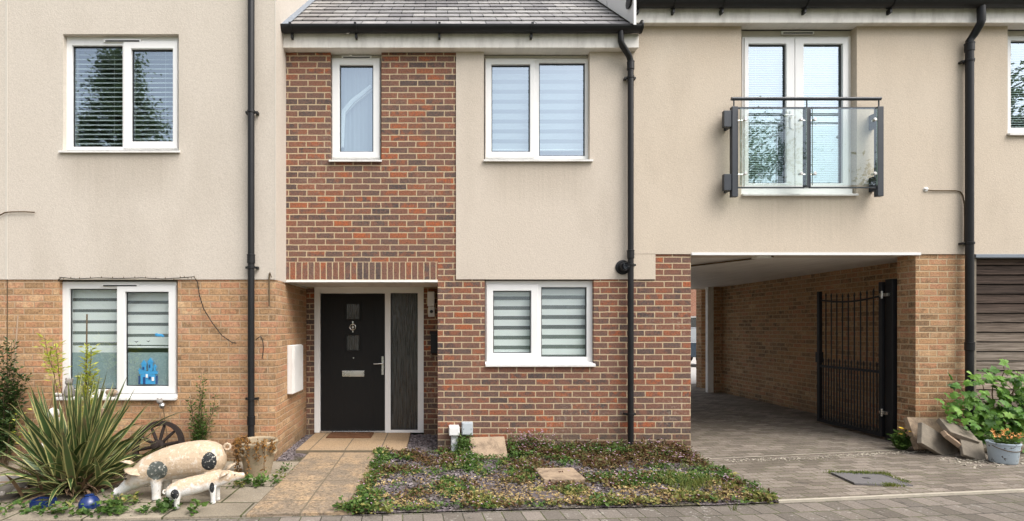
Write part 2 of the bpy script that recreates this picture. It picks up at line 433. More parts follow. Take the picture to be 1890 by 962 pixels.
M['road'] = mat_pavers('grey_block_paving', .165, .21, [(0, (.13, .115, .10)), (.5, (.185, .165, .145)), (1, (.24, .21, .185))], (.05, .045, .038), FRONT_ANG, .009, .45)
M['drive'] = mat_pavers('brown_block_paving', .2, .1, [(0, (.15, .128, .107)), (.5, (.215, .186, .157)), (1, (.28, .243, .208))], (.075, .062, .045), FRONT_ANG, .009, .35)
M['flags'] = mat_pavers('concrete_flags', .62, .47, [(0, (.27, .235, .18)), (1, (.35, .305, .24))], (.06, .055, .035), .0, .018, .25)
def mat_path():
    t = NT('tan_path_slabs'); p = t.pos(); q = t.sep(p)
    mask, rnd, rc = bond(t, q[0], q[1], .435, .60, .015, p, u0=-1.555, v0=-.04, shift=0, jit=.004)
    f = t.noise(p, 60, 4, .7); b = t.noise(p, 2.2, 4, .65)
    c = t.mix(b, (.34, .235, .135), (.42, .31, .20))
    dirt = t.math('MULTIPLY', t.mr(q[1], .25, -.55), t.mr(t.noise(p, 2.6, 6, .8), .42, .55))
    c = t.mix(t.math('MULTIPLY', dirt, .75), c, (.19, .16, .125))
    sp = t.math('MULTIPLY', t.mr(q[1], .1, -.5), t.mr(t.noise(p, 24, 4, .75), .5, .62))
    c = t.mix(t.math('MULTIPLY', sp, .7), c, (.10, .085, .068))
    c = t.mix(1.0, c, t.ramp(f, [(.3, (.5, .48, .46)), (.5, (1, 1, 1)), (.75, (1.3, 1.3, 1.3))]), 'MULTIPLY')
    c = t.mix(mask, (.16, .13, .09), c)
    t.bump(t.math('ADD', mask, t.math('MULTIPLY', f, .7)), .5, .005)
    return t.fin(c, .9, .2)
M['path'] = mat_path()
def mat_soil(name, cols, scale):
    t = NT(name); p = t.pos()
    v = t.new('ShaderNodeTexVoronoi'); t.put(v.inputs['Vector'], p); v.inputs['Scale'].default_value = scale
    c = t.ramp(t.sep(v.outputs['Color'])[0], cols)
    c = t.mix(t.mr(t.noise(p, 3, 4), .4, .65), c, (.075, .07, .035))
    t.bump(v.outputs['Distance'], 1, .02)
    return t.fin(c, .9, .2)
M['soil'] = mat_soil('slate_mulch', [(0, (.07, .055, .06)), (.5, (.15, .125, .135)), (1, (.25, .215, .22))], 38)
M['yard'] = mat_simple('yard_tarmac', (.42, .4, .37), .9, .2, var=.15, scale=4)
M['ground'] = mat_simple('verge_grass', (.06, .085, .03), .95, .1, var=.3, scale=.6)
M['slatechip'] = mat_leaf('purple_slate_chip', [(0, (.06, .05, .052)), (.5, (.14, .118, .122)), (1, (.27, .235, .235))], 0)
M['concrete'] = mat_simple('grey_concrete', (.22, .19, .15), .9, .2, var=.45, scale=14, bump=.6)
M['kerb'] = mat_simple('pale_edging', (.42, .38, .31), .9, .2, var=.25, scale=14, bump=.4)
t = NT('tan_stone'); p = t.pos(); n1 = t.noise(p, 7, 5, .7); n2 = t.noise(p, 55, 3, .7)
c = t.mix(n2, (.27, .20, .14), (.42, .32, .22)); c = t.mix(t.mr(n1, .45, .62, 0, .65), c, (.13, .095, .07))
t.bump(n2, .5, .006); M['tan_stone'] = t.fin(c, .9, .2)
# ------------------------------------------------------------------ ground sheets (setting)
def sheet(name, xs, ylo, yhi, z, mat, drop=.0):
    mb = MB(); L = lambda f, x: f(x) if callable(f) else f
    cuts = sorted({*xs, *[c for c in (2.5, 7.5) if xs[0] < c < xs[-1]]})
    for a, b in zip(cuts, cuts[1:]):
        p = [(a, L(ylo, a), gz(a) + z), (b, L(ylo, b), gz(b) + z), (b, L(yhi, b), gz(b) + z), (a, L(yhi, a), gz(a) + z)]
        mb.face(p)
        if drop:
            for i in range(4):
                q, r = p[i], p[(i + 1) % 4]
                mb.face([q, r, (r[0], r[1], r[2] - drop), (q[0], q[1], q[2] - drop)])
    o = build(mb, name, mat); return tag(o, kind='structure')
edge = lambda x: -2.24 + .07 * (x + 2.64)
sheet('ground', [-300, 300], -300, 300, -.09, M['ground'])
sheet('road', [-16, 18], -9, lambda x: edge(x) - .03, -.016, M['road'])
sheet('kerb_edging', [3.0, 18], lambda x: edge(x) - .03, lambda x: edge(x) - .0, .004, M['kerb'], .05)
sheet('driveway', [3.0, 14], lambda x: edge(x) + .0, 7.2, -.004, M['drive'])
sheet('carport_threshold_strip', [3.05, 6.25], lambda x: -.41 + .1 * (x - 3.05), lambda x: -.39 + .1 * (x - 3.05), .001, M['kerb'])
sheet('flagstone_paving', [-12, -1.555], lambda x: edge(x) - .03, -.44, .0, M['flags'], .05)
sheet('garden_path', [-1.555, -.685], lambda x: edge(x) - .03, -.04, .006, M['path'], .05)
sheet('porch_landing', [-1.72, -.37], -.04, 1.05, .03, M['path'], .05)
sheet('porch_gravel', [-1.86, .1], -.46, 1.1, -.006, M['soil'])
sheet('garden_bed', [-.685, 3.0], lambda x: edge(x) - .03, .0, -.006, M['soil'])
sheet('rear_yard', [-12, 30], 7.2, 60, -.012, M['yard'])

# ------------------------------------------------------------------ shared building pieces
def window(house, fr, yf, sash, panes, mull=(), glass='glass', sill=None, vent=None, sill_y=.07, label=None):
    """fr = frame outline x0,x1,z0,z1; sash = list of sash outlines; panes = list of (x0,x1,z0,z1,sash index or None)"""
    holes = [p[:4] for p in panes if p[4] is None] + [(s[0] + .02, s[1] - .02, s[2] + .02, s[3] - .02) for s in sash]
    mb = MB().panel(*fr, yf, yf + .06, holes)
    f = build(mb, 'window', M['upvc'], house, bevel=.004)
    if label: f['label'] = label
    for p in panes:
        y = yf + .022 if p[4] is None else yf + .012
        if p[4] is not None:
            s = sash[p[4]]
            build(MB().panel(*s, yf - .016, yf + .045, [p[:4]]), 'sash', M['upvc'], f, bevel=.005)
        g = .004
        build(MB().panel(p[0] + g, p[1] - g, p[2] + g, p[3] - g, y + .001, y + .011, [(p[0] + .012, p[1] - .012, p[2] + .012, p[3] - .012)]), 'gasket', M['black'], f)
        build(MB().box(p[0] - .004, p[1] + .004, y + .013, y + .019, p[2] - .004, p[3] + .004), 'pane', M[glass], f)
    if sill:
        x0, x1, z0, z1, y0 = sill
        mb = MB(); yb = yf + .02
        pr = [(y0, z0), (y0, z0 + .022), (yf - .002, z1), (yb, z1), (yb, z0 + .012), (y0 + .02, z0 + .012), (y0 + .02, z0)]
        mb.face([(x0, a, b) for a, b in pr]); mb.face([(x1, a, b) for a, b in reversed(pr)])
        for i in range(len(pr)):
            a, b = pr[i], pr[(i + 1) % len(pr)]
            mb.face([(x0, *a), (x0, *b), (x1, *b), (x1, *a)])
        build(mb, 'sill', M['sill'], f)
    if vent:
        x0, x1, z0, z1 = vent
        mb = MB().box(x0, x1, yf - .018, yf - .001, z0, z1); mb.box(x0 + .02, x1 - .02, yf - .0195, yf - .0182, z0 + .002, z0 + (z1 - z0) * .5, 1)
        build(mb, 'trickle_vent', [M['upvc'], M['black']], f, bevel=0)
    return f
def W(y, *px):                      # photo outline px x0,x1,ytop,ybottom -> x0,x1,z0,z1 at plane y
    return (fx(px[0], y), fx(px[1], y), fz(px[3], y), fz(px[2], y))
def gutter(house, x0, x1, yc, z, brackets, r=.062, ends=True):
    mb = MB(); n = 10
    for xa, xb in [(x0, x1)]:
        for (ra, flip) in ((r, 1), (r - .006, -1)):
            for k in range(n):
                a0, a1 = math.pi + math.pi * k / n, math.pi + math.pi * (k + 1) / n
                p = [(xa, yc + ra * math.cos(a0), z + ra * math.sin(a0)), (xb, yc + ra * math.cos(a0), z + ra * math.sin(a0)),
                     (xb, yc + ra * math.cos(a1), z + ra * math.sin(a1)), (xa, yc + ra * math.cos(a1), z + ra * math.sin(a1))]
                mb.face(p)
        for s in (-1, 1):
            mb.face([(xa, yc + s * r, z), (xb, yc + s * r, z), (xb, yc + s * (r - .006), z), (xa, yc + s * (r - .006), z)])
        for xe, s in ((xa, -1), (xb, 1)):
            pts = [(xe, yc + r * math.cos(math.pi + math.pi * k / n), z + r * math.sin(math.pi + math.pi * k / n)) for k in range(n + 1)]
            mb.face(pts if s < 0 else pts[::-1])
            mb.tube([(xe - .008, yc, z - .002), (xe + .008, yc, z - .002)], r + .007, 16)
    g = build(mb, 'gutter', M['black'], house, smooth=True, normals=False)
    for bx in brackets:
        mb = MB(); pts = []
        for k in range(11):
            a = math.pi + math.pi * k / 10
            pts.append((bx, yc + (r + .006) * math.cos(a), z + (r + .006) * math.sin(a)))
        for a, b in zip(pts, pts[1:]):
            m = (Vector(a) + Vector(b)) / 2; d = Vector(b) - Vector(a)
            mat = Matrix.Translation(m) @ d.to_track_quat('Y', 'Z').to_matrix().to_4x4()
            mb.xbox(mat, .028, d.length * 1.15, .007)
        mb.box(bx - .012, bx + .012, yc + .005, yc + r + .03, z - r - .055, z - r - .002)
        mb.box(bx - .014, bx + .014, yc - r - .01, yc - r + .012, z - .012, z + .016)
        build(mb, 'bracket', M['black'], g)
    return g
def downpipe(house, pts, r, clips, wall_y, sockets=(), mat='black', group=None):
    mb = MB().tube(pts, r, 16)
    d = build(mb, 'downpipe', M[mat], house, smooth=True)
    x, y = pts[-1][0], pts[-1][1]
    for z in clips:
        mb = MB().lathe([(r + .004, -.014), (r + .008, -.012), (r + .008, .012), (r + .004, .014)], (x, y, z), 18)
        for s in (-1, 1): mb.box(x + s * (r + .018) - .015, x + s * (r + .018) + .015, y + .01, wall_y - .001, z - .012, z + .012)
        mb.box(x - .015, x + .015, y + r * .8, wall_y - .001, z - .01, z + .01)
        build(mb, 'clip', M[mat], d, smooth=True)
    for z in sockets:
        build(MB().lathe([(r + .001, -.05), (r + .007, -.045), (r + .007, .04), (r + .01, .042), (r + .01, .052), (r + .001, .056)], (x, y, z), 18), 'socket', M[mat], d, smooth=True)
    return d
def shell(house, x0, x1, y0, y1, zs, parts=()):
    mb = MB()
    mb.box(x0, x1, y1, y1 + .1, zs[0], zs[-1]); 
    for x in (x0, x1): mb.box(x - .04, x + .04, y0, y1, zs[0], zs[-1])
    for z in zs: mb.box(x0, x1, y0, y1, z - .05, z + .05)
    for xp, z0, z1, ya in parts: mb.box(xp - .04, xp + .04, ya, y1, z0, z1)
    return build(mb, 'inner_room', M['plaster'], house)

# ------------------------------------------------------------------ left house
LY = -.44
hl = thing('terraced_house', 'tall end house with pale rendered upper wall over buff brick, pots and pigs in front', 'house', (-5, LY, 0))
lx1 = fx(508, LY)
wu = W(LY, 116, 330, 63, 279); wd = W(LY, 108, 327, 517, 733)
zr = fz(516, LY)
build(MB().panel(-9, lx1, zr, 8.2, LY, LY + .28, [wu]), 'render_wall', M['render_l'], hl)
build(MB().panel(-9, lx1, -.1, zr - .001, LY + .012, LY + .28, [(wd[0], wd[1], wd[2], zr)]), 'brick_wall', M['buff'], hl)
# flank walls turning back to the porch
build(MB().box(lx1 - .28, lx1 - .0002, LY + .281, 5.5, zr, 8.2), 'render_flank', M['render_l'], hl)
build(MB().box(lx1 - .28, lx1 - .012, LY + .281, 1.3, -.1, zr - .001), 'brick_flank', M['buff'], hl)
mb = MB(); xj = fx(12, LY)
mb.box(xj - .012, xj + .012, LY - .004, LY + .02, zr, 8.2)
build(mb, 'render_bead', M['board'], hl); mb = MB()
mb.box(lx1 - .006, lx1 + .0025, LY - .0025, LY + .02, zr - .006, 8.2)
build(mb, 'render_bead', M['board'], hl)
build(MB().box(xj - .006, xj + .006, LY + .0095, LY + .05, -.05, zr), 'movement_joint', M['stem'], hl)
build(MB().box(-9, lx1, LY + .3, 5.5, 8.2, 8.35), 'roof', M['lead'], hl)
shell(hl, -9, lx1 - .3, LY + .3, 5.4, [-.05, 2.35, 4.9, 8.1], [(-3.0, 0, 2.3, .6), (-2.6, 2.4, 4.8, .5)])
yf = LY + .062
f1 = window(hl, W(yf, 122, 329, 66, 277), yf, [W(yf, 229, 328, 77, 275)], [(*W(yf, 133, 226, 84, 271), None), (*W(yf, 243, 320, 91, 262), 0)],
            sill=(fx(111, LY), fx(333, LY), fz(283, LY), fz(275, LY), LY - .03), vent=W(yf, 193, 262, 73, 79))
f2 = window(hl, W(yf, 115, 326, 520, 730), yf, [W(yf, 217, 325.5, 527, 726)], [(*W(yf, 128, 217, 533, 719), None), (*W(yf, 232, 312, 539, 713), 0)], glass='glass_lo',
            sill=(fx(104, LY), fx(327, LY), fz(738, LY), fz(728, LY), LY - .035), vent=W(yf, 189, 257, 524, 529))
# obscured film on the lower half of the panes
def mat_film():
    t = NT('blue_window_film'); p = t.pos()
    n = t.noise(p, 60, 3, .7); b = t.noise(p, 5, 3)
    c = t.mix(b, (.22, .33, .37), (.32, .36, .36)); c = t.mix(t.mr(n, .45, .65, 0, .5), c, (.45, .52, .53))
    return t.fin(c, .3, .5)
M['film'] = mat_film()
for (a, b) in ((128, 217), (232, 312)):
    q = W(yf, a, b, 651, 719 if a < 200 else 713); yy = yf + (.05 if a < 200 else .04)
    build(MB().box(q[0], q[1], yy, yy + .003, q[2], q[3]), 'window_film', M['film'], f2)
px = fx(463.5, LY - .07)
downpipe(hl, [(px, LY - .07, 8.2), (px, LY - .07, .04)], .037, [fz(211, LY), fz(495, LY), fz(735, LY), 6.2], LY, [fz(775, LY), fz(480, LY)])

# ------------------------------------------------------------------ middle house
hm = thing('terraced_house', 'middle house with red brick and cream panel, slate roof and black front door', 'house', (.3, 0, 0))
X0, X1 = fx(527), 2.4
ze = fz(97)                                 # underside of the eaves
zl, zs_ = 2.09, 2.117                       # porch lintel
w1 = W(0, 610, 704, 97, 296); w2 = W(0, 893, 1088, 97, 296); w3 = W(0, 895, 1096, 517, 672)
w1 = (*w1[:3], ze); w2 = (*w2[:3], ze)
xr0 = fx(841.5); zq = fz(516); zq2 = fz(469); xq = fx(1209); xe = fx(1275)
build(MB().panel(X0, xe, -.1, ze, 0, .3, [w1, (w3[0], w3[1], w3[2], zq),
      (X0, .02, -.1, zs_ + .225), (xr0, xe, zq2, ze), (xr0, xq, zq, zq2 + .001)]), 'brick_wall', M['red'], hm)
build(MB().box(X0 + .004, .02, -.002, .3, zs_, zs_ + .2245), 'soldier_course', M['redsoldier'], hm)
build(MB().panel(xr0 + .001, X1, zq + .001, ze, -.014, .3, [w2]), 'render_wall', M['render'], hm)
mb = MB(); mb.box(X0 + .01, .02, -.012, .03, zl, zs_ - .001)
build(mb, 'lintel_trim', M['upvc'], hm)
# porch
py = 1.06
build(MB().panel(lx1 - .01, .4, -.1, 2.4, py, py + .25, [W(py, 580, 782, 530, 815)]), 'porch_back_wall', M['red'], hm)
build(MB().box(.021, .3, .301, py, -.1, 2.4), 'porch_side_wall', M['red'], hm)
build(MB().box(lx1, .02, .031, py, zl + .02, zl + .05), 'porch_soffit', M['soffit'], hm)
# door frame, door, side light
yd = py - .02
fr = (fx(580, yd), fx(782, yd), .03, fz(530, yd))
dh = W(yd, 591, 710.5, 541.5, 806); sh = W(yd, 721, 771, 541, 794)
df = build(MB().panel(*fr, yd, yd + .09, [(dh[0], dh[1], .03, dh[3]), sh]), 'door_frame', M['upvc'], hm, bevel=.005)
t = NT('obscure_glass'); n = t.noise(t.comb(t.math('MULTIPLY', t.sep(t.pos())[0], 1.0), 0.0, t.math('MULTIPLY', t.sep(t.pos())[2], .06)), 60, 3)
t.bump(n, 1.0, .02); M['obscure'] = t.fin(t.mix(t.mr(n, .35, .7), (.015, .017, .017), (.06, .063, .062)), .24, .9)
build(MB().box(sh[0] - .004, sh[1] + .004, yd + .03, yd + .036, sh[2] - .004, sh[3] + .004), 'pane', M['obscure'], df)
build(MB().panel(sh[0], sh[1], sh[2], sh[3], yd + .018, yd + .028, [(sh[0] + .01, sh[1] - .01, sh[2] + .01, sh[3] - .01)]), 'gasket', M['black'], df)
build(MB().box(dh[0] - .001, dh[1] + .001, yd - .02, yd + .06, .031, .058), 'threshold', M['steel'], df, bevel=.004)
t = NT('black_woodgrain_door'); q = t.sep(t.pos())
g = t.noise(t.comb(t.math('MULTIPLY', q[0], 40.0), 0.0, t.math('MULTIPLY', q[2], 2.5)), 3, 4, .6)
t.bump(g, .5, .004); M['door'] = t.fin(t.mix(g, (.006, .006, .006), (.012, .012, .012)), .55, .22)
g1 = W(yd, 639, 663, 561, 589); g2 = W(yd, 639, 663, 619, 647)
dy = yd + .025
mb = MB().panel(dh[0] + .004, dh[1] - .004, .06, dh[3] - .004, dy, dy + .045, [g1, g2])
for k in range(1, 6):
    xx = dh[0] + (dh[1] - dh[0]) * k / 6
    if k != 3: mb.box(xx - .002, xx + .002, dy - .0012, dy + .001, .09, dh[3] - .06)
door = build(mb, 'front_door', M['door'], hm)
for gq in (g1, g2):
    e = .022
    fp = build(MB().panel(gq[0] - e, gq[1] + e, gq[2] - e, gq[3] + e, dy - .014, dy - .0005, [gq]), 'glazing_frame', M['door'], door, bevel=.004)
    build(MB().box(gq[0] - .003, gq[1] + .003, dy + .012, dy + .018, gq[2] - .003, gq[3] + .003), 'pane', M['obscure'], fp)
lb = W(yd, 631, 672, 684.5, 695.5)
mb = MB().box(lb[0], lb[1], dy - .013, dy - .0005, lb[2], lb[3]); mb.box(lb[0] + .02, lb[1] - .02, dy - .018, dy - .0135, lb[2] + .016, lb[3] - .016)
build(mb, 'letterbox', M['steel'], door, bevel=.003)
kx, kz = fx(651, yd), fz(604, yd)
mb = MB()
mb.tube([(kx + .042 * math.cos(a), dy - .03, kz + .042 * math.sin(a)) for a in [2 * math.pi * i / 20 for i in range(21)]], .008, 8, cap=False)
mb.lathe([(.024, -.002), (.03, .006), (.022, .02), (.008, .028)], (kx, dy - .002, kz), 16, 'y'); mb.box(kx - .009, kx + .009, dy - .02, dy - .0005, kz + .03, kz + .085); mb.box(kx - .007, kx + .007, dy - .02, dy - .0005, kz - .075, kz - .03)
build(mb, 'knocker', M['steel'], door, smooth=True)
build(MB().lathe([(.009, 0), (.009, .008)], (fx(652, yd), dy - .0005, fz(661, yd)), 12, 'y'), 'peephole', M['steel'], door)
hx = fx(706, yd); hz0, hz1 = fz(692, yd), fz(658, yd)
mb = MB().box(hx - .014, hx + .014, dy - .012, dy - .0005, hz0, hz1); zz = hz1 - .1
mb.tube([(hx, dy - .01, zz), (hx, dy - .055, zz)], .01, 10); mb.tube([(hx + .008, dy - .055, zz), (hx - .06, dy - .058, zz - .004), (hx - .125, dy - .05, zz - .006)], [.011, .01, .008], 10)
mb.lathe([(.012, 0), (.012, .006)], (hx, dy - .0125, hz0 + .06), 12, 'y')
build(mb, 'handle', M['steel'], door, smooth=True)
# windows
y1 = .06
window(hm, W(y1, 612, 702, 107, 294), y1, [W(y1, 613.5, 700.5, 109, 292)], [(*W(y1, 627, 689, 121, 281), 0)], sill=(fx(608), fx(705), fz(300), fz(293), -.04), vent=W(y1, 631, 686, 104.2, 108.6))
window(hm, W(y1, 895, 1086, 108, 294), y1, [W(y1, 896, 987, 109, 292)], [(*W(y1, 907, 978, 120, 281), 0), (*W(y1, 995, 1080, 116, 288), None)], sill=(fx(892), fx(1093), fz(300), fz(293), -.05))
window(hm, W(y1, 896, 1094, 518.5, 671), y1, [W(y1, 898, 992, 525, 669)], [(*W(y1, 910, 980, 537, 652), 0), (*W(y1, 999, 1083, 530, 659), None)], glass='glass_lo', sill=(fx(896), fx(1098), fz(676.5), fz(668), -.035))
for q in (w1, w2): build(MB().box(q[0] + .003, q[1] - .003, y1 + .012, y1 + .3, fz(106.5, y1), ze - .001), 'head_board', M['board'], hm)
# eaves
fy = -.115
build(MB().box(X0 + .0, fx(1179, fy), fy, fy + .025, fz(88, fy), fz(62, fy)), 'fascia', M['fascia'], hm, bevel=.003)
build(MB().box(X0 + .001, fx(1178, fy), fy + .026, .06, ze + .001, ze + .02), 'soffit', M['soffit'], hm)
zg = fz(50, fy - .06)
gutter(hm, fx(521, fy), fx(1183, fy - .06), fy - .064, zg, [fx(p, fy - .06) for p in (538, 657, 811, 981)], .068)
# slate roof, one stepped strip per course
def mat_slate():
    t = NT('grey_slate'); q = t.sep(t.pos())
    row = t.math('FLOOR', t.math('DIVIDE', t.math('SUBTRACT', q[2], SZ0 - .004), SROW))
    off = t.math('MULTIPLY', t.math('FLOORED_MODULO', row, 2.0), .5)
    uu = t.math('ADD', t.math('DIVIDE', q[0], .3), off); col = t.math('FLOOR', uu); fu = t.math('SUBTRACT', uu, col)
    gap = t.mr(t.math('MINIMUM', fu, t.math('SUBTRACT', 1.0, fu)), .014, .03)
    wn_ = t.new('ShaderNodeTexWhiteNoise', noise_dimensions='2D'); t.put(wn_.inputs['Vector'], t.comb(col, row))
    c = t.ramp(wn_.outputs[0], [(0, (.17, .16, .16)), (.5, (.26, .25, .245)), (1, (.35, .335, .32))])
    f = t.noise(t.pos(), 18, 5, .7)
    c = t.mix(1.0, c, t.ramp(f, [(.3, (.6, .6, .6)), (.7, (1.25, 1.25, 1.25))]), 'MULTIPLY')
    c = t.mix(t.mr(t.noise(t.pos(), 3, 4), .55, .75, 0, .55), c, (.10, .085, .085))
    c = t.mix(gap, (.02, .02, .02), c)
    t.bump(t.math('ADD', gap, t.math('MULTIPLY', f, .4)), .4, .006)
    return t.fin(c, t.mr(f, .3, .7, .35, .6), .5)
pitch = R(39.5); expo = .255; sp, cp = math.sin(pitch), math.cos(pitch)
SZ0 = fz(49, -.16); SROW = expo * sp
M['slate'] = mat_slate()
mb = MB(); ys0 = -.18; xa, xb = fx(519, ys0) + .04, fx(1163, ys0)
def rp(e, lift=0): return (ys0 + e * cp - lift * sp, SZ0 + e * sp + lift * cp)
for k in range(19):
    e0, e1 = k * expo, (k + 1) * expo + .03
    a, b = rp(e0, .02), rp(e1, .003); c_ = rp(e0, 0)
    mb.face([(xa, *a), (xb, *a), (xb, *b), (xa, *b)])
    mb.face([(xa, *c_), (xb, *c_), (xb, *a), (xa, *a)])
a, b = rp(0, -.03), rp(4.9, -.03)
mb.face([(xa, *a), (xa, *b), (xb, *b), (xb, *a)])
roof = build(mb, 'roof', M['slate'], hm, normals=False)
mb = MB()
a, b, c_, d_ = rp(-.02, .02), rp(4.9, .02), rp(4.9, .17), rp(-.02, .15)
xl = fx(516, -.18)
for (x0, x1, q) in ((xl, xl + .014, (a, b, c_, d_)),):
    mb.face([(x0, *p) for p in q]); mb.face([(x1, *p) for p in q[::-1]])
    for i in range(4):
        p, r_ = q[i], q[(i + 1) % 4]; mb.face([(x0, *p), (x0, *r_), (x1, *r_), (x1, *p)])
q = (rp(-.02, .018), rp(4.9, .018)); q2 = (rp(-.02, .024), rp(4.9, .024))
mb.face([(xl + .014, *q2[0]), (xa + .06, *q2[0]), (xa + .06, *q2[1]), (xl + .014, *q2[1])])
build(mb, 'verge_flashing', M['lead'], roof)
# back slope, gables and rooms so that the house closes
a = rp(4.9); mb = MB(); mb.face([(xa, *a), (xb, *a), (xb, 8.0, SZ0), (xa, 8.0, SZ0)]); build(mb, 'rear_roof', M['slate'], hm)
build(MB().box(X0, 3.1, 5.4, 5.6, -.1, 5.0), 'rear_wall', M['red'], hm)
shell(hm, X0 + .06, 3.0, .31, 5.3, [2.25, 4.95], [(.2, 2.25, 4.95, .35)])
build(MB().box(.1, 3.0, 5.2, 5.3, 0, 2.2).box(.31, .35, .31, 5.2, 0, 2.2), 'inner_room', M['plaster'], hm)
build(MB().box(xe - .25, xe - .0005, .301, 5.4, -.1, 2.45), 'carport_side_wall', M['render'], hm)  # unseen side; its pale render is made up to bounce light into the carport
# downpipe with swan neck
dx = fx(1164, -.08)
gx = fx(1146, -.18)
downpipe(hm, [(gx, fy - .064, zg - .05), (gx, fy - .064, zg - .17), (gx + .02, fy - .05, zg - .21), (dx - .03, -.1, zg - .30), (dx, -.08, zg - .36), (dx, -.08, zg - .5), (dx, -.08, -.05)], .036,
         [fz(143, -.08), fz(492, -.08) + .02, fz(765, -.08)], -.014, [fz(122, -.08), fz(470, -.08)])

# ------------------------------------------------------------------ right house over the carport
hr = thing('coach_house', 'cream rendered house on the right built over an open carport', 'house', (5.5, 0, 0))
ze2 = fz(50); zc = fz(469.5)
wf = (*W(0, 1367, 1580, 50, 360)[:3], ze2); wr = (fx(1857.5), fx(2080), fz(248), ze2)
build(MB().panel(X1 + .001, 10.0, zc, ze2, -.014, .3, [wf, wr, (X1 - 1, xq, zc - 1, zq2), (X1, xe, 0, zc + .0005)]), 'render_wall', M['render_r'], hr)
# render below the quoin step
build(MB().panel(X1 + .001, xq, zq + .001, zc - .0005, -.014, .3), 'render_wall', M['render_r'], hr)
xp0, xp1 = fx(1690), fx(1782)
build(MB().box(xp0, xp1, .0, .26, -.1, zc - .001), 'pillar', M['buff2'], hr)
xw = 6.43
build(MB().box(xw, xw + .3, .2601, 5.37, -.1, zc + .1), 'carport_wall', M['buff2'], hr)
build(MB().box(6.25, xw + .3, 5.371, 5.62, -.1, zc + .1), 'carport_pier', M['buff2'], hr)
mb = MB()
for ya, yb in ((.02, 1.1), (1.1, 2.3), (2.3, 3.5), (3.5, 4.7), (4.7, 5.9)):
    mb.box(xe + .001, xw - .001, ya + .004, yb - .004, zc + .012, zc + .03)
mb.box(xe + .001, xw - .001, .02, 5.9, zc + .031, zc + .06)
build(mb, 'carport_ceiling', M['soffit'], hr)
build(MB().box(xe + .001, xp0 + .05, -.02, .019, zc - .012, zc + .02), 'lintel_trim', M['upvc'], hr)
x_, y_ = fx(1362), .06
mb = MB(); mb.xbox(Matrix.Translation((3.75, 1.0, zc - .01)) @ Matrix.Rotation(R(118), 4, 'Z'), 2.0, .035, .02)
build(mb, 'cable_conduit', M['stem'], hr)
build(MB().box(4.02, 4.22, .12, .24, zc - .03, zc + .011), 'ceiling_light', M['upvc'], hr, bevel=.006)
build(MB().box(6.12, 6.249, 5.40, 5.5, 0, zc + .1), 'gate_frame_post', M['fascia'], hr)
mb = MB(); mb.box(X1 + .002, 10, 5.9, 6.0, zc, ze2 + .2)
build(mb, 'rear_wall', M['render_r'], hr)
shell(hr, X1 + .06, 9.9, .31, 5.8, [zc + .12, ze2 + .15], [(6.55, zc + .1, ze2, .35)])
y2 = .07
fd = window(hr, W(y2, 1370, 1567, 68, 349), y2, [W(y2, 1373, 1465, 71, 347), W(y2, 1466, 1564, 71, 347)],
       [(*W(y2, 1380.5, 1450, 82, 339), 0), (*W(y2, 1482, 1554, 82, 339), 1)], vent=W(y2, 1441, 1501, 59, 64), label='pair of white French doors opening onto the glass balcony')
_o = ORG[fd.name]; fd.name = 'french_doors'; ORG[fd.name] = _o
build(MB().box(fx(1567, y2) + .001, wf[1] - .002, y2 + .01, y2 + .08, wf[2] + .01, fz(66, y2)), 'frame_packer', M['fascia'], fd)
build(MB().box(fx(1367.5), fx(1579.5), -.045, y2 + .06, fz(363), fz(359)), 'sill', M['sill'], fd, bevel=.004)
build(MB().box(fx(1369), fx(1577), .03, y2 + .05, fz(359) + .002, fz(350, y2)), 'threshold_board', M['upvc'], fd)
build(MB().box(wf[0] + .003, wf[1] - .003, y2 + .015, y2 + .3, fz(67.5, y2), ze2 - .001), 'head_board', M['board'], hr)
hxx, hzz = fx(1458, y2), fz(222, y2)
mb = MB().box(hxx - .014, hxx + .014, y2 - .03, y2 - .017, hzz - .11, hzz + .11); mb.tube([(hxx, y2 - .05, hzz + .04), (hxx - .1, y2 - .05, hzz + .04)], .009, 8)
build(mb, 'handle', M['upvc'], fd)
window(hr, (fx(1859.5, y2), fx(2078, y2), fz(246, y2), fz(67, y2)), y2, [], [(fx(1866, y2), fx(1960, y2), fz(236, y2), fz(75, y2), None), (fx(1970, y2), fx(2070, y2), fz(236, y2), fz(75, y2), None)], sill=(fx(1856), fx(2084), fz(252), fz(245), -.05))
build(MB().box(wr[0] + .003, wr[1] - .003, y2 + .015, y2 + .3, fz(66.5, y2), ze2 - .001), 'head_board', M['board'], hr)
fy2 = -.115
build(MB().box(fx(1164, fy2), 10.1, fy2, fy2 + .025, fz(42, fy2), fz(6, fy2)), 'fascia', M['fascia'], hr, bevel=.003)
build(MB().box(fx(1164, fy2) + .01, 10.1, fy2 + .026, .06, ze2 + .001, ze2 + .02), 'soffit', M['soffit'], hr)
zg2 = fz(3, fy2 - .06)
gutter(hr, fx(1160, fy2 - .06), 10.1, fy2 - .066, zg2, [fx(p, fy2 - .06) for p in (1178, 1244, 1334, 1487, 1645)], .075)
mb = MB(); s0 = zg2 + .03
mb.face([(2.33, -.2, s0), (10.2, -.2, s0), (10.2, -.2 + 4.9 * cp, s0 + 4.9 * sp), (2.33, -.2 + 4.9 * cp, s0 + 4.9 * sp)])
mb.face([(2.33, -.2 + 4.9 * cp, s0 + 4.9 * sp), (10.2, -.2 + 4.9 * cp, s0 + 4.9 * sp), (10.2, 8, s0), (2.33, 8, s0)])
rr = build(mb, 'roof', M['slate'], hr)
mb = MB(); xbg = xb + .002
a0, a1 = rp(-.12, .03), rp(4.8, .03); h = .34
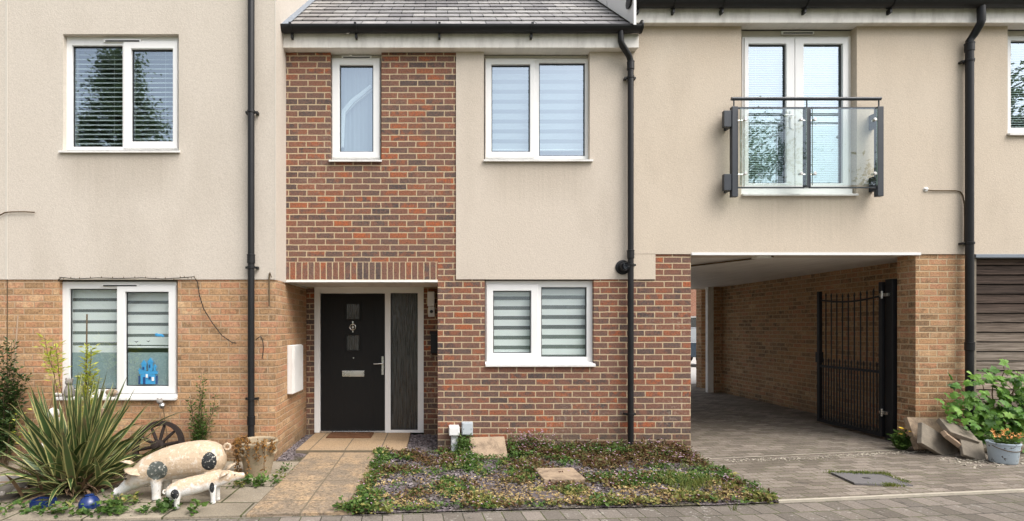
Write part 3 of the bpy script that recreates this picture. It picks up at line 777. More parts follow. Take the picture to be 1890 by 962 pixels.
for x0, x1 in ((xbg, xbg + .03),):
    q = [(x0, *a0), (x0, *a1), (x0, a1[0], a1[1] + h), (x0, a0[0], a0[1] + h)]
    q2 = [(x1, p[1], p[2]) for p in q]
    mb.face(q); mb.face(q2[::-1])
    for i in range(4): mb.face([q[i], q[(i + 1) % 4], q2[(i + 1) % 4], q2[i]])
build(mb, 'bargeboard', M['upvc'], hr)
d2 = fx(1789.5, -.08); g2x = fx(1811, -.18)
downpipe(hr, [(g2x, fy2 - .066, zg2 - .06), (g2x, fy2 - .066, zg2 - .24), (g2x - .01, fy2 - .055, zg2 - .28), (d2 + .03, -.1, zg2 - .36), (d2, -.08, zg2 - .42), (d2, -.08, zg2 - .6), (d2, -.08, .02)], .041,
         [fz(112, -.08), fz(449, -.08)], -.014, [fz(88, -.08), fz(640, -.08)])

# ------------------------------------------------------------------ timber boarding on the far right
tf = thing('timber_fence', 'weathered horizontal board fence beside the far right black drainpipe', 'fence', (7.5, .05, 0))
def mat_board():
    t = NT('weathered_board'); q = t.sep(t.pos())
    g = t.noise(t.comb(t.math('MULTIPLY', q[0], 1.6), t.math('MULTIPLY', q[1], 30.0), t.math('MULTIPLY', q[2], 38.0)), 1.5, 5, .65, dist=.6)
    isl = t.new('ShaderNodeNewGeometry').outputs['Random Per Island']
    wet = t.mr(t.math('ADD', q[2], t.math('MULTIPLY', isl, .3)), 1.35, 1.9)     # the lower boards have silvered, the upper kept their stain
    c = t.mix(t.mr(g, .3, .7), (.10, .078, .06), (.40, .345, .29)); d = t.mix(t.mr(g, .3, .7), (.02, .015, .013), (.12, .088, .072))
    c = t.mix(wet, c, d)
    c = t.mix(1.0, c, t.ramp(isl, [(0, (.6, .6, .6)), (1, (1.3, 1.25, 1.2))]), 'MULTIPLY')
    t.bump(g, .5, .006); return t.fin(c, .9, .15)
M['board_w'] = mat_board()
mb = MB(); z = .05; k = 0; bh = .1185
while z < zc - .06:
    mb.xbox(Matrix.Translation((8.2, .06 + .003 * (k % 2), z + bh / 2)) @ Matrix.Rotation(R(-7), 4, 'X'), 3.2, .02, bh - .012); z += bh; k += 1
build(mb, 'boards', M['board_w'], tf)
build(MB().box(6.60, 9.8, .1, .14, .02, zc - .05), 'backing', M['iron'], tf)
build(MB().box(fx(1797), fx(1802), .0, .09, .02, zc - .04), 'edge_post', M['concrete'], tf)
build(MB().box(fx(1797), 9.8, -.03, .12, zc - .045, zc - .002), 'capping', M['lead'], tf, bevel=.004)
# lead apron of the pillar side: closes the gap behind the pipe
build(MB().box(xp1 + .001, fx(1797) - .001, .02, .2, -.1, zc - .001), 'pillar_return', M['buff2'], hr)
# ------------------------------------------------------------------ window blinds and things hanging inside
def zebra(label, q, y, period, duty, phase=0.0, closed=False, zbot=None, yb=None):
    x0, x1, z0, z1 = q; zb = zbot if zbot is not None else z0 + .02
    o = thing('window_blind', label, 'blind', ((x0 + x1) / 2, y, z1), 'roller blinds with light bands behind windows')
    build(MB().box(x0, x1, y - .03, y + .04, z1 - .05, z1), 'headrail', M['upvc'], o)
    mb, ms = MB(), MB(); z = z1 - .05 - phase
    ztop = z1 - .05
    while z > zb:
        a = min(z, ztop); b = max(z - period * duty, zb); c = max(z - period, zb)
        if a > b: mb.box(x0 + .01, x1 - .01, y, y + .004, b, a)
        if min(b, ztop) > c: ms.box(x0 + .01, x1 - .01, y + .001, y + .003, c, min(b, ztop))
        z -= period
    build(mb, 'band', M['blind_up' if closed else 'blind'], o)
    build(ms, 'sheer_band', M['blind_closed' if closed else 'blind_sheer'], o)
    build(MB().tube([(x0 + .005, y + .003, zb - .008), (x1 - .005, y + .003, zb - .008)], .012, 10), 'bottom_rail', M['blind'], o)
    return o
def venetian(label, q, y, pitch_, tilt, depth=.03):
    x0, x1, z0, z1 = q
    o = thing('venetian_blind', label, 'blind', ((x0 + x1) / 2, y, z1), 'slatted venetian blinds behind windows')
    build(MB().box(x0, x1, y - .02, y + .02, z1 - .03, z1), 'headrail', M['upvc'], o)
    mb = MB(); z = z1 - .04
    while z > z0 + .02:
        mb.xbox(Matrix.Translation(((x0 + x1) / 2, y, z)) @ Matrix.Rotation(R(tilt), 4, 'X'), x1 - x0 - .01, depth, .0015); z -= pitch_
    build(mb, 'slats', M['slat'], o)
    mb = MB()
    for f in (.18, .82): mb.tube([(x0 + (x1 - x0) * f, y - .018, z1 - .02), (x0 + (x1 - x0) * f, y - .018, z0 + .02)], .0012, 5)
    build(mb, 'cord', M['upvc'], o)
    build(MB().box(x0, x1, y - .014, y + .014, z0, z0 + .015), 'bottom_rail', M['upvc'], o)
    return o
Lb = LY + .16
zebra('pale banded blind in left pane of the ground floor window above the spiky plant', W(Lb, 124, 219, 528, 655), Lb, .13, .72, 0, zbot=fz(652, Lb))
zebra('pale banded blind in right pane of ground floor window, above blue toy house sticker', W(Lb, 224, 318, 528, 655), Lb, .13, .72, .03, zbot=fz(640, Lb))
zebra('white and dark banded blind in left pane of the window right of the front door', W(.15, 903, 986, 533, 660), .15, .124, .62, -.03, zbot=fz(650, .15))
zebra('white and dark banded blind in right pane of the window right of the front door', W(.15, 990, 1083, 524, 668), .15, .1245, .6, .02, zbot=fz(662, .15))
zebra('closed pale blue banded blind in left pane of upstairs window on the cream panel', W(.15, 900, 985, 108, 295), .15, .125, .6, .02, True, fz(276, .15))
zebra('closed pale blue banded blind in right pane of upstairs window on the cream panel', W(.15, 990, 1083, 108, 295), .15, .125, .6, .02, True, fz(276, .15))
venetian('wide slatted blind in left pane of the upper left window', W(Lb, 126, 232, 78, 276), Lb, .055, 38, .048)
venetian('wide slatted blind in right pane of the upper left window', W(Lb, 236, 323, 78, 276), Lb, .055, 38, .048)
venetian('fine slatted blind in left leaf of the French doors', W(.14, 1380, 1452, 78, 341), .14, .028, 55, .027)
venetian('fine slatted blind in right leaf of the French doors', W(.14, 1481, 1555, 78, 341), .14, .028, 62, .027)
venetian('fine slatted blind in the window at far right edge', (fx(1862, .16), fx(2070, .16), fz(238, .16), fz(74, .16)), .17, .03, 45, .028)
# curtain in the narrow window
cu = tag(None or bpy.data.objects.new('curtain', None), None) if False else None
mb = MB(); y = .17; q = W(y, 622, 693, 110, 288); n = 26
for k in range(n):
    def col(i):
        f = i / n; x = q[0] + (q[1] - q[0]) * f; return x, y + .014 * math.sin(i * 2.1) + .006 * math.sin(i * .9)
    (xa_, ya_), (xb_, yb_) = col(k), col(k + 1)
    rows = 10
    for j in range(rows):
        def pt(x_, y_, jj):
            g = jj / rows; gather = .0
            return (x_, y_ + .01 * math.sin(g * 3), q[2] + (q[3] - q[2]) * g)
        mb.face([pt(xa_, ya_, j), pt(xb_, yb_, j), pt(xb_, yb_, j + 1), pt(xa_, ya_, j + 1)])
cu = build(mb, 'curtain', M['curtain'], org=(q[0], y, q[3]), smooth='full')
tag(cu, 'plain white net curtain filling the narrow upstairs window in the brickwork', 'curtain')
mb = MB()
pts = [(fx(630, .13), .14, fz(272, .13)), (fx(631, .13), .14, fz(235, .13)), (fx(634, .13), .14, fz(205, .13)), (fx(650, .13), .14, fz(186, .13)), (fx(668, .13), .14, fz(172, .13)), (fx(685, .13), .14, fz(158, .13))]
mb.tube(pts, [.03, .035, .03, .028, .026, .022], 10, flat=.5)
mb.tube([(p[0] + .035, p[1] - .004, p[2] - .03) for p in pts[2:]], [.01, .015, .015, .01], 8, flat=.5)
o = build(mb, 'curtain_swag', M['swag'], org=pts[0], smooth=True)
tag(o, 'gathered white swag looped aside behind the narrow upstairs window', 'curtain')

# ------------------------------------------------------------------ juliet balcony
by = -.14
P = lambda px, py: (fx(px, by), fz(py, by))
jb = thing('juliet_balcony', 'grey steel and clear glass balcony guard across the French doors', 'balcony', (fx(1488, by), by, fz(364, by)))
xl_, xr_, xm_ = fx(1354.5, by), fx(1622, by), fx(1489, by)
for x, pt, pb, ww in ((xl_, 198, 364, .072), (xm_, 199, 346, .06), (xr_, 198, 363, .072)):
    build(MB().box(x - ww / 2, x + ww / 2, by - .03, by + .03, fz(pb, by), fz(pt, by)), 'post', M['grey_metal'], jb, bevel=.004)
    zt = fz(198, by)
    xs_ = x if x == xm_ else x + (.0 if x == xl_ else .0)
    build(MB().tube([(xs_, by, zt), (xs_, by, fz(184, by))], .008, 8), 'spindle', M['grey_metal'], jb, smooth=True)
za = fz(182.5, by)
build(MB().tube([(fx(1350, by), by, za), (fx(1625.5, by), by, za)], .021, 14), 'handrail', M['grey_metal'], jb, smooth=True)
for a, b in ((xl_ + .036, xm_ - .03), (xm_ + .03, xr_ - .036)):
    build(MB().box(a, b, by - .012, by + .012, fz(201, by), fz(199, by) + .004), 'top_rail', M['grey_metal'], jb)
    build(MB().box(a, b, by - .012, by + .012, fz(347.5, by), fz(346, by) + .004), 'bottom_rail', M['grey_metal'], jb)
gz0, gz1 = fz(344, by), fz(203, by)
for a, b in ((xl_ + .05, xm_ - .034), (xm_ + .034, xr_ - .06)):
    gp = build(MB().box(a, b, by - .05, by - .042, gz0, gz1), 'glass_panel', M['glass_bal'], jb)
    build(MB().box(a - .001, a + .003, by - .051, by - .041, gz0, gz1).box(b - .003, b + .001, by - .051, by - .041, gz0, gz1), 'glass_edge', mat_simple('green_glass_edge', (.16, .22, .19), .2, .5), gp)
first = None
for cx, sd_ in ((1371, -1), (1473, 1), (1498, -1), (1608, 1)):
    for cyy in (224, 323):
        x, z = P(cx, cyy)
        if first is None:
            mb = MB().lathe([(.006, .0), (.019, .002), (.021, .01), (.015, .016)], (0, -.051, 0), 16, 'y').lathe([(.012, .0), (.012, .03)], (0, -.012, 0), 12, 'y')
            mb.tube([(0, -.018, 0), (.07, -.018, 0)], .007, 8)
            c = build(mb, 'glass_clamp', M['steel'], jb, smooth=True, local=True)
            first = c
        else:
            c = first.copy(); C.objects.link(c); c.parent = jb
        o_ = ORG[jb.name]; c.location = (x - o_.x, by - o_.y, z - o_.z); c.scale = (-sd_ * -1 if sd_ > 0 else -1, 1, 1)
for z0, z1 in ((235, 205), (352, 322)):
    mb = MB().box(fx(1336, -.02), fx(1341, -.02), by + .031, -.0145, fz(z0, by), fz(z1, by)); mb.box(fx(1335, by), xl_ - .0365, by - .02, by + .03, fz(z0, by), fz(z1, by))
    build(mb, 'wall_bracket', M['grey_metal'], jb, bevel=.003)
    mb = MB().box(xr_ - .02, xr_ + .03, by + .031, -.0145, fz(z0, by) + .01, fz(z1, by) - .01)
    build(mb, 'wall_bracket', M['grey_metal'], jb, bevel=.003)

# ------------------------------------------------------------------ wall fittings
x, z = fx(1148), fz(494)
bf = thing('boiler_flue', 'round black flue outlet on the cream wall beside the drainpipe', 'flue', (x, -.014, z))
build(MB().lathe([(.088, 0), (.09, .01), (.072, .014), (.07, .02)], (x, -.0145, z), 24, 'y'), 'wall_plate', M['black'], bf, smooth=True)
mb = MB().lathe([(.052, 0), (.052, .085), (.047, .09), (.044, .088), (.042, .05), (.0, .05)], (x, -.034, z), 24, 'y')
build(mb, 'outer_duct', M['black'], bf, smooth=True)
mb = MB().lathe([(.028, 0), (.028, .06), (.024, .06), (.022, .04), (0, .04)], (x, -.07, z), 20, 'y')
for k in range(3): mb.tube([(x + .025 * math.cos(k * 2.09), -.12, z + .025 * math.sin(k * 2.09)), (x + .05 * math.cos(k * 2.09), -.12, z + .05 * math.sin(k * 2.09))], .004, 6)
build(mb, 'inner_duct', M['grey_metal'], bf, smooth=True)
# meter box on the porch flank
xm0 = lx1 - .0115
mbx = thing('meter_box', 'white gas meter box on the brick flank left of the front door', 'meter box', (xm0, .3, .7))
build(MB().box(xm0, xm0 + .075, .08, .52, .70, 1.31), 'case', M['sill'], mbx, bevel=.008)
mb = MB().box(xm0 + .0755, xm0 + .092, .09, .51, .712, 1.30)
for zz in (.78, 1.22): mb.box(xm0 + .0925, xm0 + .096, .095, .115, zz, zz + .03)
build(mb, 'door', M['sill'], mbx, bevel=.006)
# porch light
x0, x1 = fx(789, py), fx(802, py); zt, zm, zb = fz(539, py), fz(566, py), fz(585, py)
pl = thing('porch_light', 'slim white bulkhead light with sensor on brick right of door', 'light', ((x0 + x1) / 2, py, zb))
build(MB().box(x0, x1, py - .09, py - .0005, zm + .002, zt), 'lamp_cover', M['upvc'], pl, bevel=.01)
build(MB().box(x0 + .01, x1 + .004, py - .06, py - .0005, zb, zm), 'sensor_housing', M['sill'], pl, bevel=.012)
build(MB().lathe([(.024, 0), (.022, .012), (.01, .02)], ((x0 + x1) / 2 + .006, py - .0605, (zb + zm) / 2), 14, 'y'), 'sensor_lens', M['grey_metal'], pl, smooth=True)
x0, x1 = fx(795, py), fx(812, py); zt, zb = fz(612, py), fz(652, py)
mbx = thing('mail_box', 'small black hooded box on brick wall right of the front door', 'box', ((x0 + x1) / 2, py, zb))
build(MB().box(x0, x1, py - .09, py - .0005, zb, zt - .04), 'case', M['iron'], mbx, bevel=.005)
mb = MB(); pr = [(py - .12, zt - .045), (py - .12, zt - .038), (py - .001, zt + .005), (py - .001, zt - .035)]
mb.face([(x0 - .012, *p) for p in pr]); mb.face([(x1 + .012, *p) for p in pr[::-1]])
for i in range(4): mb.face([(x0 - .012, *pr[i]), (x0 - .012, *pr[(i + 1) % 4]), (x1 + .012, *pr[(i + 1) % 4]), (x1 + .012, *pr[i])])
build(mb, 'hood', M['grey_metal'], mbx)
xk, zk = fx(795.5, py), fz(657, py)
mb = MB().tube([(xk, py - .02, zk + .07), (xk, py - .02, zk + .02)], .003, 6).lathe([(.004, .03), (.016, .018), (.021, -.012), (.024, -.024), (.018, -.026)], (xk, py - .026, zk), 14)
tag(build(mb, 'bell', M['tan_stone'], org=(xk, py - .02, zk), smooth=True), 'little tan bell hanging under the black box by the door', 'bell')
# service cabinets by the brick wall
x0, x1 = fx(828.5, -.1), fx(848, -.1)
sc = thing('service_post', 'slim grey cable post with white cap against the brick wall', 'service box', ((x0 + x1) / 2, -.08, 0))
build(MB().box(x0, x1, -.16, -.005, fz(803, -.1), fz(786.5, -.1)), 'cap', M['upvc'], sc, bevel=.012)
build(MB().box(fx(832.5, -.1), fx(844.5, -.1), -.12, -.005, -.02, fz(803.5, -.1)), 'duct', mat_simple('pale_grey_plastic', (.55, .57, .58), .4), sc, bevel=.008)
build(MB().lathe([(.026, 0), (.024, .006)], (fx(838, -.12), -.1205, fz(815, -.12)), 16, 'y'), 'entry_plug', M['upvc'], sc, smooth=True)
x0, x1 = fx(852.5, -.08), fx(873, -.08)
sb = thing('junction_box', 'square pale grey junction box on the brick wall above leaves', 'service box', ((x0 + x1) / 2, 0, fz(804)))
build(MB().box(x0, x1, -.075, -.0005, fz(804, -.08), fz(780, -.08)), 'case', mat_simple('grey_plastic', (.42, .46, .49), .45), sb, bevel=.008)
build(MB().box(x0 + .012, x1 - .012, -.083, -.0755, fz(804, -.08) + .012, fz(780, -.08) - .012), 'lid', mat_simple('grey_plastic_lid', (.47, .51, .54), .4), sb, bevel=.003)
for sx in (x0 + .022, x1 - .022): build(MB().lathe([(.006, 0), (.005, .003)], (sx, -.0832, fz(792, -.08)), 10, 'y'), 'screw', M['steel'], sb)
# cables on walls
def cable(name, pts, r, mat, label, cat='cable'):
    ps = [Vector(p) for p in pts]; out = []
    for i in range(len(ps) - 1):
        p0, p1, p2, p3 = ps[max(i - 1, 0)], ps[i], ps[i + 1], ps[min(i + 2, len(ps) - 1)]
        for k in range(6):
            t_ = k / 6
            out.append(.5 * ((2 * p1) + (p2 - p0) * t_ + (2 * p0 - 5 * p1 + 4 * p2 - p3) * t_ ** 2 + (3 * p1 - p0 - 3 * p2 + p3) * t_ ** 3))
    out.append(ps[-1])
    return tag(build(MB().tube(out, r, 6), name, M[mat], org=ps[0], smooth=True), label, cat)
wy = -.028
ov = thing('overflow_pipe', 'thin bent wire pipe with pale end on cream wall right of balcony', 'pipe', (fx(1708), wy, fz(351)))
build(MB().tube([(fx(p, wy), wy, fz(q_, wy)) for p, q_ in ((1706, 350), (1722, 352), (1764, 352), (1772, 354), (1777, 361), (1780, 376), (1780.5, 410), (1780, 447))], .007, 8), 'tube', M['stem'], ov, smooth=True)
build(MB().lathe([(.03, 0), (.026, .014), (.012, .02)], (fx(1706), -.0145, fz(350.5)), 14, 'y'), 'wall_seal', M['upvc'], ov, smooth=True)
ly_ = LY - .02
cable('wall_cable', [(fx(-40, ly_), ly_, fz(412, ly_)), (fx(0, ly_), ly_, fz(397, ly_)), (fx(12, ly_), ly_, fz(392, ly_)), (fx(40, ly_), ly_, fz(391, ly_)), (fx(64, ly_), ly_, fz(392, ly_))], .007, 'stem', 'short grey cable sticking out on the far left rendered wall')
sl_ = thing('string_lights', 'dark wire of tiny string lights looped over the lower left window', 'string lights', (fx(110, ly_), ly_, fz(513, ly_)))
path = [(107, 519), (112, 512), (140, 515), (180, 513), (220, 514), (262, 513), (300, 515), (330, 513), (345, 512), (358, 511), (364, 520), (368, 545), (376, 570), (392, 597), (410, 620), (428, 632), (436, 634)]
pts = [Vector((fx(a, ly_), ly_ + .006 * math.sin(i * 2), fz(b, ly_))) for i, (a, b) in enumerate(path)]
build(MB().tube(pts, .005, 6), 'wire', M['iron'], sl_, smooth=True)
for a, b in zip(pts, pts[1:]):
    for f in (.2, .7):
        p = a.lerp(b, f); mb = MB().ellip((p.x, p.y - .006, p.z + (.01 if rng.random() < .6 else -.012)), .005, .005, .01, 6, 4)
        build(mb, 'bulb', M['stem'], sl_)
cable('wall_cable', [(fx(472, LY - .02), LY - .02, fz(627, LY)), (fx(482, LY - .02), LY - .02, fz(622, LY)), (fx(486, LY - .02), LY - .02, fz(640, LY)), (fx(484, LY - .02), LY - .02, fz(662, LY))], .005, 'iron', 'thin dark wire loop on buff brick right of left drainpipe, mid height')
mb = MB().tube([(fx(497, ly_), ly_, fz(505, ly_)), (fx(497, ly_), ly_, fz(565, ly_))], .009, 8).tube([(fx(497, ly_), ly_, fz(508, ly_)), (fx(499, ly_), ly_ - .02, fz(503, ly_)), (fx(501, ly_), ly_, fz(512, ly_))], .006, 6)
tag(build(mb, 'hanging_rod', M['stem'], org=(fx(497, ly_), ly_, fz(505, ly_)), smooth=True), 'rusty thin rod hooked at the top corner of the buff brickwork', 'rod')

# ------------------------------------------------------------------ window stickers and sill ornaments
M['blue'] = mat_simple('bright_blue', (.05, .29, .55), .4, .4, var=.15, scale=30)
M['blue_d'] = mat_simple('dark_blue', (.02, .06, .18), .4)
sy = LY + .062 + .012
def SP(px, py): return (fx(px, sy), fz(py, sy))
st = thing('toy_house_sticker', 'bright blue toy house cut-out stuck low on the left window pane', 'sticker', (*SP(272, 710)[:1], sy, SP(272, 710)[1]))
mb = MB()
def rect(a, b, c, d, m=0, dy_=0): mb.box(fx(a, sy), fx(b, sy), sy - .006 - dy_, sy - .001 - dy_, fz(d, sy), fz(c, sy), m)
def tri(a, b, c, d, m=0):
    p = [(fx(a, sy), fz(d, sy)), (fx(b, sy), fz(d, sy)), (fx((a + b) / 2, sy), fz(c, sy))]
    mb.face([(q[0], sy - .008, q[1]) for q in p], m); mb.face([(q[0], sy - .001, q[1]) for q in p[::-1]], m)
    for i in range(3):
        q, w_ = p[i], p[(i + 1) % 3]; mb.face([(q[0], sy - .008, q[1]), (q[0], sy - .001, q[1]), (w_[0], sy - .001, w_[1]), (w_[0], sy - .008, w_[1])], m)
rect(260, 287, 691, 709); rect(257, 291, 685, 690.5); rect(262, 270, 673, 684.5); rect(274, 282, 669, 684.5)
tri(260, 272, 664, 673); tri(272, 284, 660, 669); tri(255, 262, 679, 685); rect(284, 288, 678, 684.5); tri(283, 290, 672, 678)
build(mb, 'house_shape', M['blue'], st)
mb = MB(); rect(265, 269, 696, 709, 0, .006); rect(275, 279, 695, 700, 0, .006); rect(256, 258.5, 694, 709); rect(288.5, 291, 694, 709); rect(276, 278, 673, 679, 0, .006); rect(264, 267, 677, 682, 0, .006)
build(mb, 'dark_details', M['blue_d'], st)
mb = MB(); rect(270, 273.5, 690.5, 697, 0, .006); rect(281, 285, 696, 703, 0, .006)
build(mb, 'pale_details', M['upvc'], st)
mb = MB()
a, b = SP(294, 619)
mb.ellip((a, sy - .004, b), .05, .004, .016, 12, 6); mb.ellip((a - .03, sy - .004, b + .012), .02, .004, .012, 8, 5); mb.ellip((a + .04, sy - .004, b - .012), .02, .004, .01, 8, 5)
tag(build(mb, 'fish_sticker', M['blue'], org=(a, sy, b), smooth=True), 'small bright blue fish shape stuck high on the left window pane', 'sticker')
for i, (bx, bz, lab) in enumerate(((252, 632, 'dark flying bird sticker on the left window, highest of two on the left'), (257, 638, 'dark flying bird sticker on the left window, lowest of the three'), (274, 631, 'dark flying bird sticker on the left window, nearest the blue fish'))):
    x, z = SP(bx, bz); mb = MB()
    mb.tube([(x - .022, sy - .003, z + .011), (x - .009, sy - .003, z + .008), (x, sy - .003, z), (x + .009, sy - .003, z + .009), (x + .022, sy - .003, z + .012)], [.0015, .004, .005, .004, .0015], 6)
    tag(build(mb, 'bird_sticker', M['iron'], org=(x, sy, z)), lab, 'sticker', 'bird stickers on the left window')
sy_ = LY - .005; zs0 = fz(731, sy_) + .004
M['stone_g'] = mat_simple('grey_stone', (.25, .23, .21), .85, .2, var=.35, scale=25, bump=.5)
M['stone_d'] = mat_simple('dark_stone', (.06, .055, .05), .7, .3, var=.4, scale=25, bump=.4)
M['stone_w'] = mat_simple('white_stone', (.62, .6, .56), .8, .2, var=.15, scale=18, bump=.4)
x = fx(128, sy_)
f_ = thing('stone_figurine', 'grey stone seated figurine at the left end of the window sill', 'ornament', (x, sy_, zs0))
build(MB().lathe([(.055, 0), (.06, .02), (.05, .07), (.034, .115), (.02, .125)], (x, sy_, zs0), 18), 'body', M['stone_g'], f_, smooth=True)
mb = MB().ellip((x, sy_ - .005, zs0 + .155), .04, .038, .042); mb.ellip((x, sy_ - .042, zs0 + .15), .01, .012, .012, 8, 5)
for s in (-1, 1): mb.ellip((x + s * .035, sy_, zs0 + .187), .013, .01, .018, 8, 5)
build(mb, 'head', M['stone_g'], f_, smooth=True)
x = fx(151, sy_)
f_ = thing('dark_owl_ornament', 'small dark owl-like ornament on sill beside the grey figurine', 'ornament', (x, sy_, zs0))
build(MB().lathe([(.03, 0), (.042, .015), (.045, .05), (.038, .09), (.03, .12), (.012, .135)], (x, sy_, zs0), 16), 'body', M['stone_d'], f_, smooth=True)
mb = MB()
for s in (-1, 1): mb.ellip((x + s * .016, sy_ - .032, zs0 + .105), .011, .006, .011, 8, 5); mb.lathe([(.01, 0), (.001, .025)], (x + s * .02, sy_, zs0 + .128), 8)
build(mb, 'face', M['stone_g'], f_, smooth=True)
x = fx(206, sy_)
f_ = thing('stone_hedgehog', 'squat brown stone hedgehog ornament in the middle of the window sill', 'ornament', (x, sy_, zs0))
mb = MB().ellip((x, sy_, zs0 + .035), .07, .035, .042, 18, 10)
build(mb, 'body', M['tan_stone'], f_, smooth=True)
build(MB().ellip((x + .07, sy_, zs0 + .022), .03, .018, .018, 12, 8).ellip((x + .098, sy_, zs0 + .022), .006, .006, .006, 6, 4), 'snout', M['stone_g'], f_, smooth=True)
x = fx(106, sy_)
tag(build(MB().ellip((x, sy_, zs0 + .016), .035, .025, .018).ellip((x + .05, sy_, zs0 + .014), .02, .018, .015).ellip((x + .22, sy_ + .005, zs0 + .012), .02, .018, .012), 'pebbles', M['stone_w'], org=(x, sy_, zs0), smooth=True), 'pale pebbles lying on the left end of window sill', 'pebbles')
# hanging cat ornament on a stake
x, z = fx(298, LY - .12), fz(746, LY - .12); yo = LY - .12
hc = thing('garden_stake', 'silver ball ornament with cat face on a stake below the window sill', 'ornament', (x + .06, yo, 0))
build(MB().ellip((x + .01, yo, z - .02), .036, .036, .036, 18, 12), 'ball', M['steel'], hc, smooth=True)
mb = MB().ellip((x - .02, yo, z + .03), .034, .026, .03, 14, 9)
for s in (-1, 1): mb.lathe([(.014, 0), (.001, .028)], (x - .02 + s * .02, yo, z + .05), 8)
build(mb, 'cat_head', M['stone_g'], hc, smooth=True)
build(MB().tube([(x + .02, yo, z - .05), (x + .06, yo + .01, .3), (x + .09, yo, 0)], .005, 6), 'rod', M['stem'], hc)
# ------------------------------------------------------------------ iron gate in the carport
gxx = 5.86
ig = thing('iron_gate', 'tall black iron bar gate standing open inside the carport', 'gate', (gxx, .4, .07))
gp = build(MB().box(5.865, 5.965, .29, .40, .0, 2.16), 'gate_post', M['iron'], ig, bevel=.004)
gy0, gy1 = .42, 1.60
build(MB().box(gxx - .025, gxx + .025, gy0, gy0 + .05, .10, 2.13), 'hinge_stile', M['iron'], ig, bevel=.003)
build(MB().box(gxx - .025, gxx + .025, gy1 - .05, gy1, .10, 2.08), 'latch_stile', M['iron'], ig, bevel=.003)
for z0, z1, nm in ((.10, .15, 'bottom_rail'), (.93, .965, 'mid_rail')):
    build(MB().box(gxx - .018, gxx + .018, gy0 + .05, gy1 - .05, z0, z1), nm, M['iron'], ig)
arch = [(gxx, gy0 + .04 + (gy1 - gy0 - .08) * k / 16, 1.95 - .05 * math.sin(math.pi * k / 16)) for k in range(17)]
build(MB().tube(arch, .013, 8), 'top_rail', M['iron'], ig)
def finial(x, y, z, h=.07):
    return MB().tube([(x, y, z), (x, y, z + h * .25), (x, y, z + h * .45), (x, y, z + h)], [.008, .013, .011, .001], 8)
n = 10
for k in range(1, n):
    y = gy0 + .05 + (gy1 - gy0 - .1) * k / n; zt = 1.95 - .05 * math.sin(math.pi * k / n)
    b = build(MB().tube([(gxx, y, .15), (gxx, y, zt + .06)], .0085, 8), 'bar', M['iron'], ig)
    build(finial(gxx, y, zt + .06), 'finial', M['iron'], b)
for k in range(n):
    y = gy0 + .05 + (gy1 - gy0 - .1) * (k + .5) / n
    b = build(MB().tube([(gxx, y, .15), (gxx, y, 1.02)], .0085, 8), 'dog_bar', M['iron'], ig)
    build(finial(gxx, y, 1.02, .06), 'finial', M['iron'], b)
for z in (.42, 1.96):
    mb = MB().box(gxx - .03, gxx + .02, .33, .46, z - .02, z + .02).tube([(gxx - .03, .41, z - .05), (gxx - .03, .41, z + .05)], .012, 8)
    build(mb, 'hinge', M['steel'], ig, bevel=.003)
build(MB().box(gxx - .04, gxx + .03, gy1 - .07, gy1 + .01, 1.0, 1.16), 'lock', M['iron'], ig, bevel=.004)

# ------------------------------------------------------------------ plants
def tubepath(p, q, sag, n=5):
    return [Vector(p).lerp(Vector(q), i / n) + Vector((0, 0, sag * math.sin(math.pi * i / n))) for i in range(n + 1)]
def shrub(name, label, cat, base, stems, per, ln, wd, mat, smat='stem', up=.4, seed=1, r=.006, side=.0, start=.15, group=None):
    rg = random.Random(seed); o = thing(name, label, cat, base, group)
    ms, ml = MB(), MB()
    for (dx_, dy_, h) in stems:
        b = Vector(base) + Vector((rg.uniform(-.03, .03), rg.uniform(-.02, .02), -.02))
        tip = Vector(base) + Vector((dx_, dy_, h)); n_ = 7
        pts = [b.lerp(tip, i / n_) + Vector((rg.gauss(0, .012), rg.gauss(0, .008), 0)) * (i > 0) + Vector((dx_, dy_, 0)) * (.25 * ((i / n_) ** 2 - i / n_)) for i in range(n_ + 1)]
        ms.tube(pts, [r * (1 - .7 * i / n_) for i in range(n_ + 1)], 5, cap=False)
        for k in range(per):
            t_ = start + (1 - start) * rg.random(); f = t_ * n_; i = min(int(f), n_ - 1)
            p = pts[i].lerp(pts[i + 1], f - i)
            a = rg.uniform(0, 6.28); d = Vector((math.cos(a), math.sin(a), up + rg.uniform(-.4, .5)))
            p = p + d.normalized() * side * rg.random()
            ml.leaf(p, d, (rg.gauss(0, .5), rg.gauss(0, .5), 1), ln * rg.uniform(.6, 1.2), wd * rg.uniform(.7, 1.2))
    build(ms, 'stems', M[smat], o, normals=False, smooth='full'); build(ml, 'leaves', M[mat], o, normals=False)
    return o
# dark bush at the left edge
base = (fx(8, LY - .2), LY - .22, 0)
rg = random.Random(3)
st_ = [(rg.uniform(-.3, .26), rg.uniform(-.12, .1), rg.uniform(.5, 1.12)) for _ in range(16)] + [(.1, 0, 1.38), (.06, 0, 1.34), (.02, 0, 1.3), (.24, 0, .98), (.2, 0, 1.05)]
shrub('evergreen_bush', 'dark green small-leaved bush against buff brick at the left edge', 'bush', base, st_, 170, .05, .028, 'leaf_dark', seed=4, side=.06, start=.2)
tag(build(MB().tube([(fx(22, LY - .1), LY - .12, .4), (fx(33, LY - .05), LY - .05, fz(583, LY))], .008, 8), 'bamboo_cane', M['cane'], org=(fx(22, LY - .1), LY - .1, .4), smooth=True), 'thin pinkish cane leaning on the wall above the dark bush', 'cane')
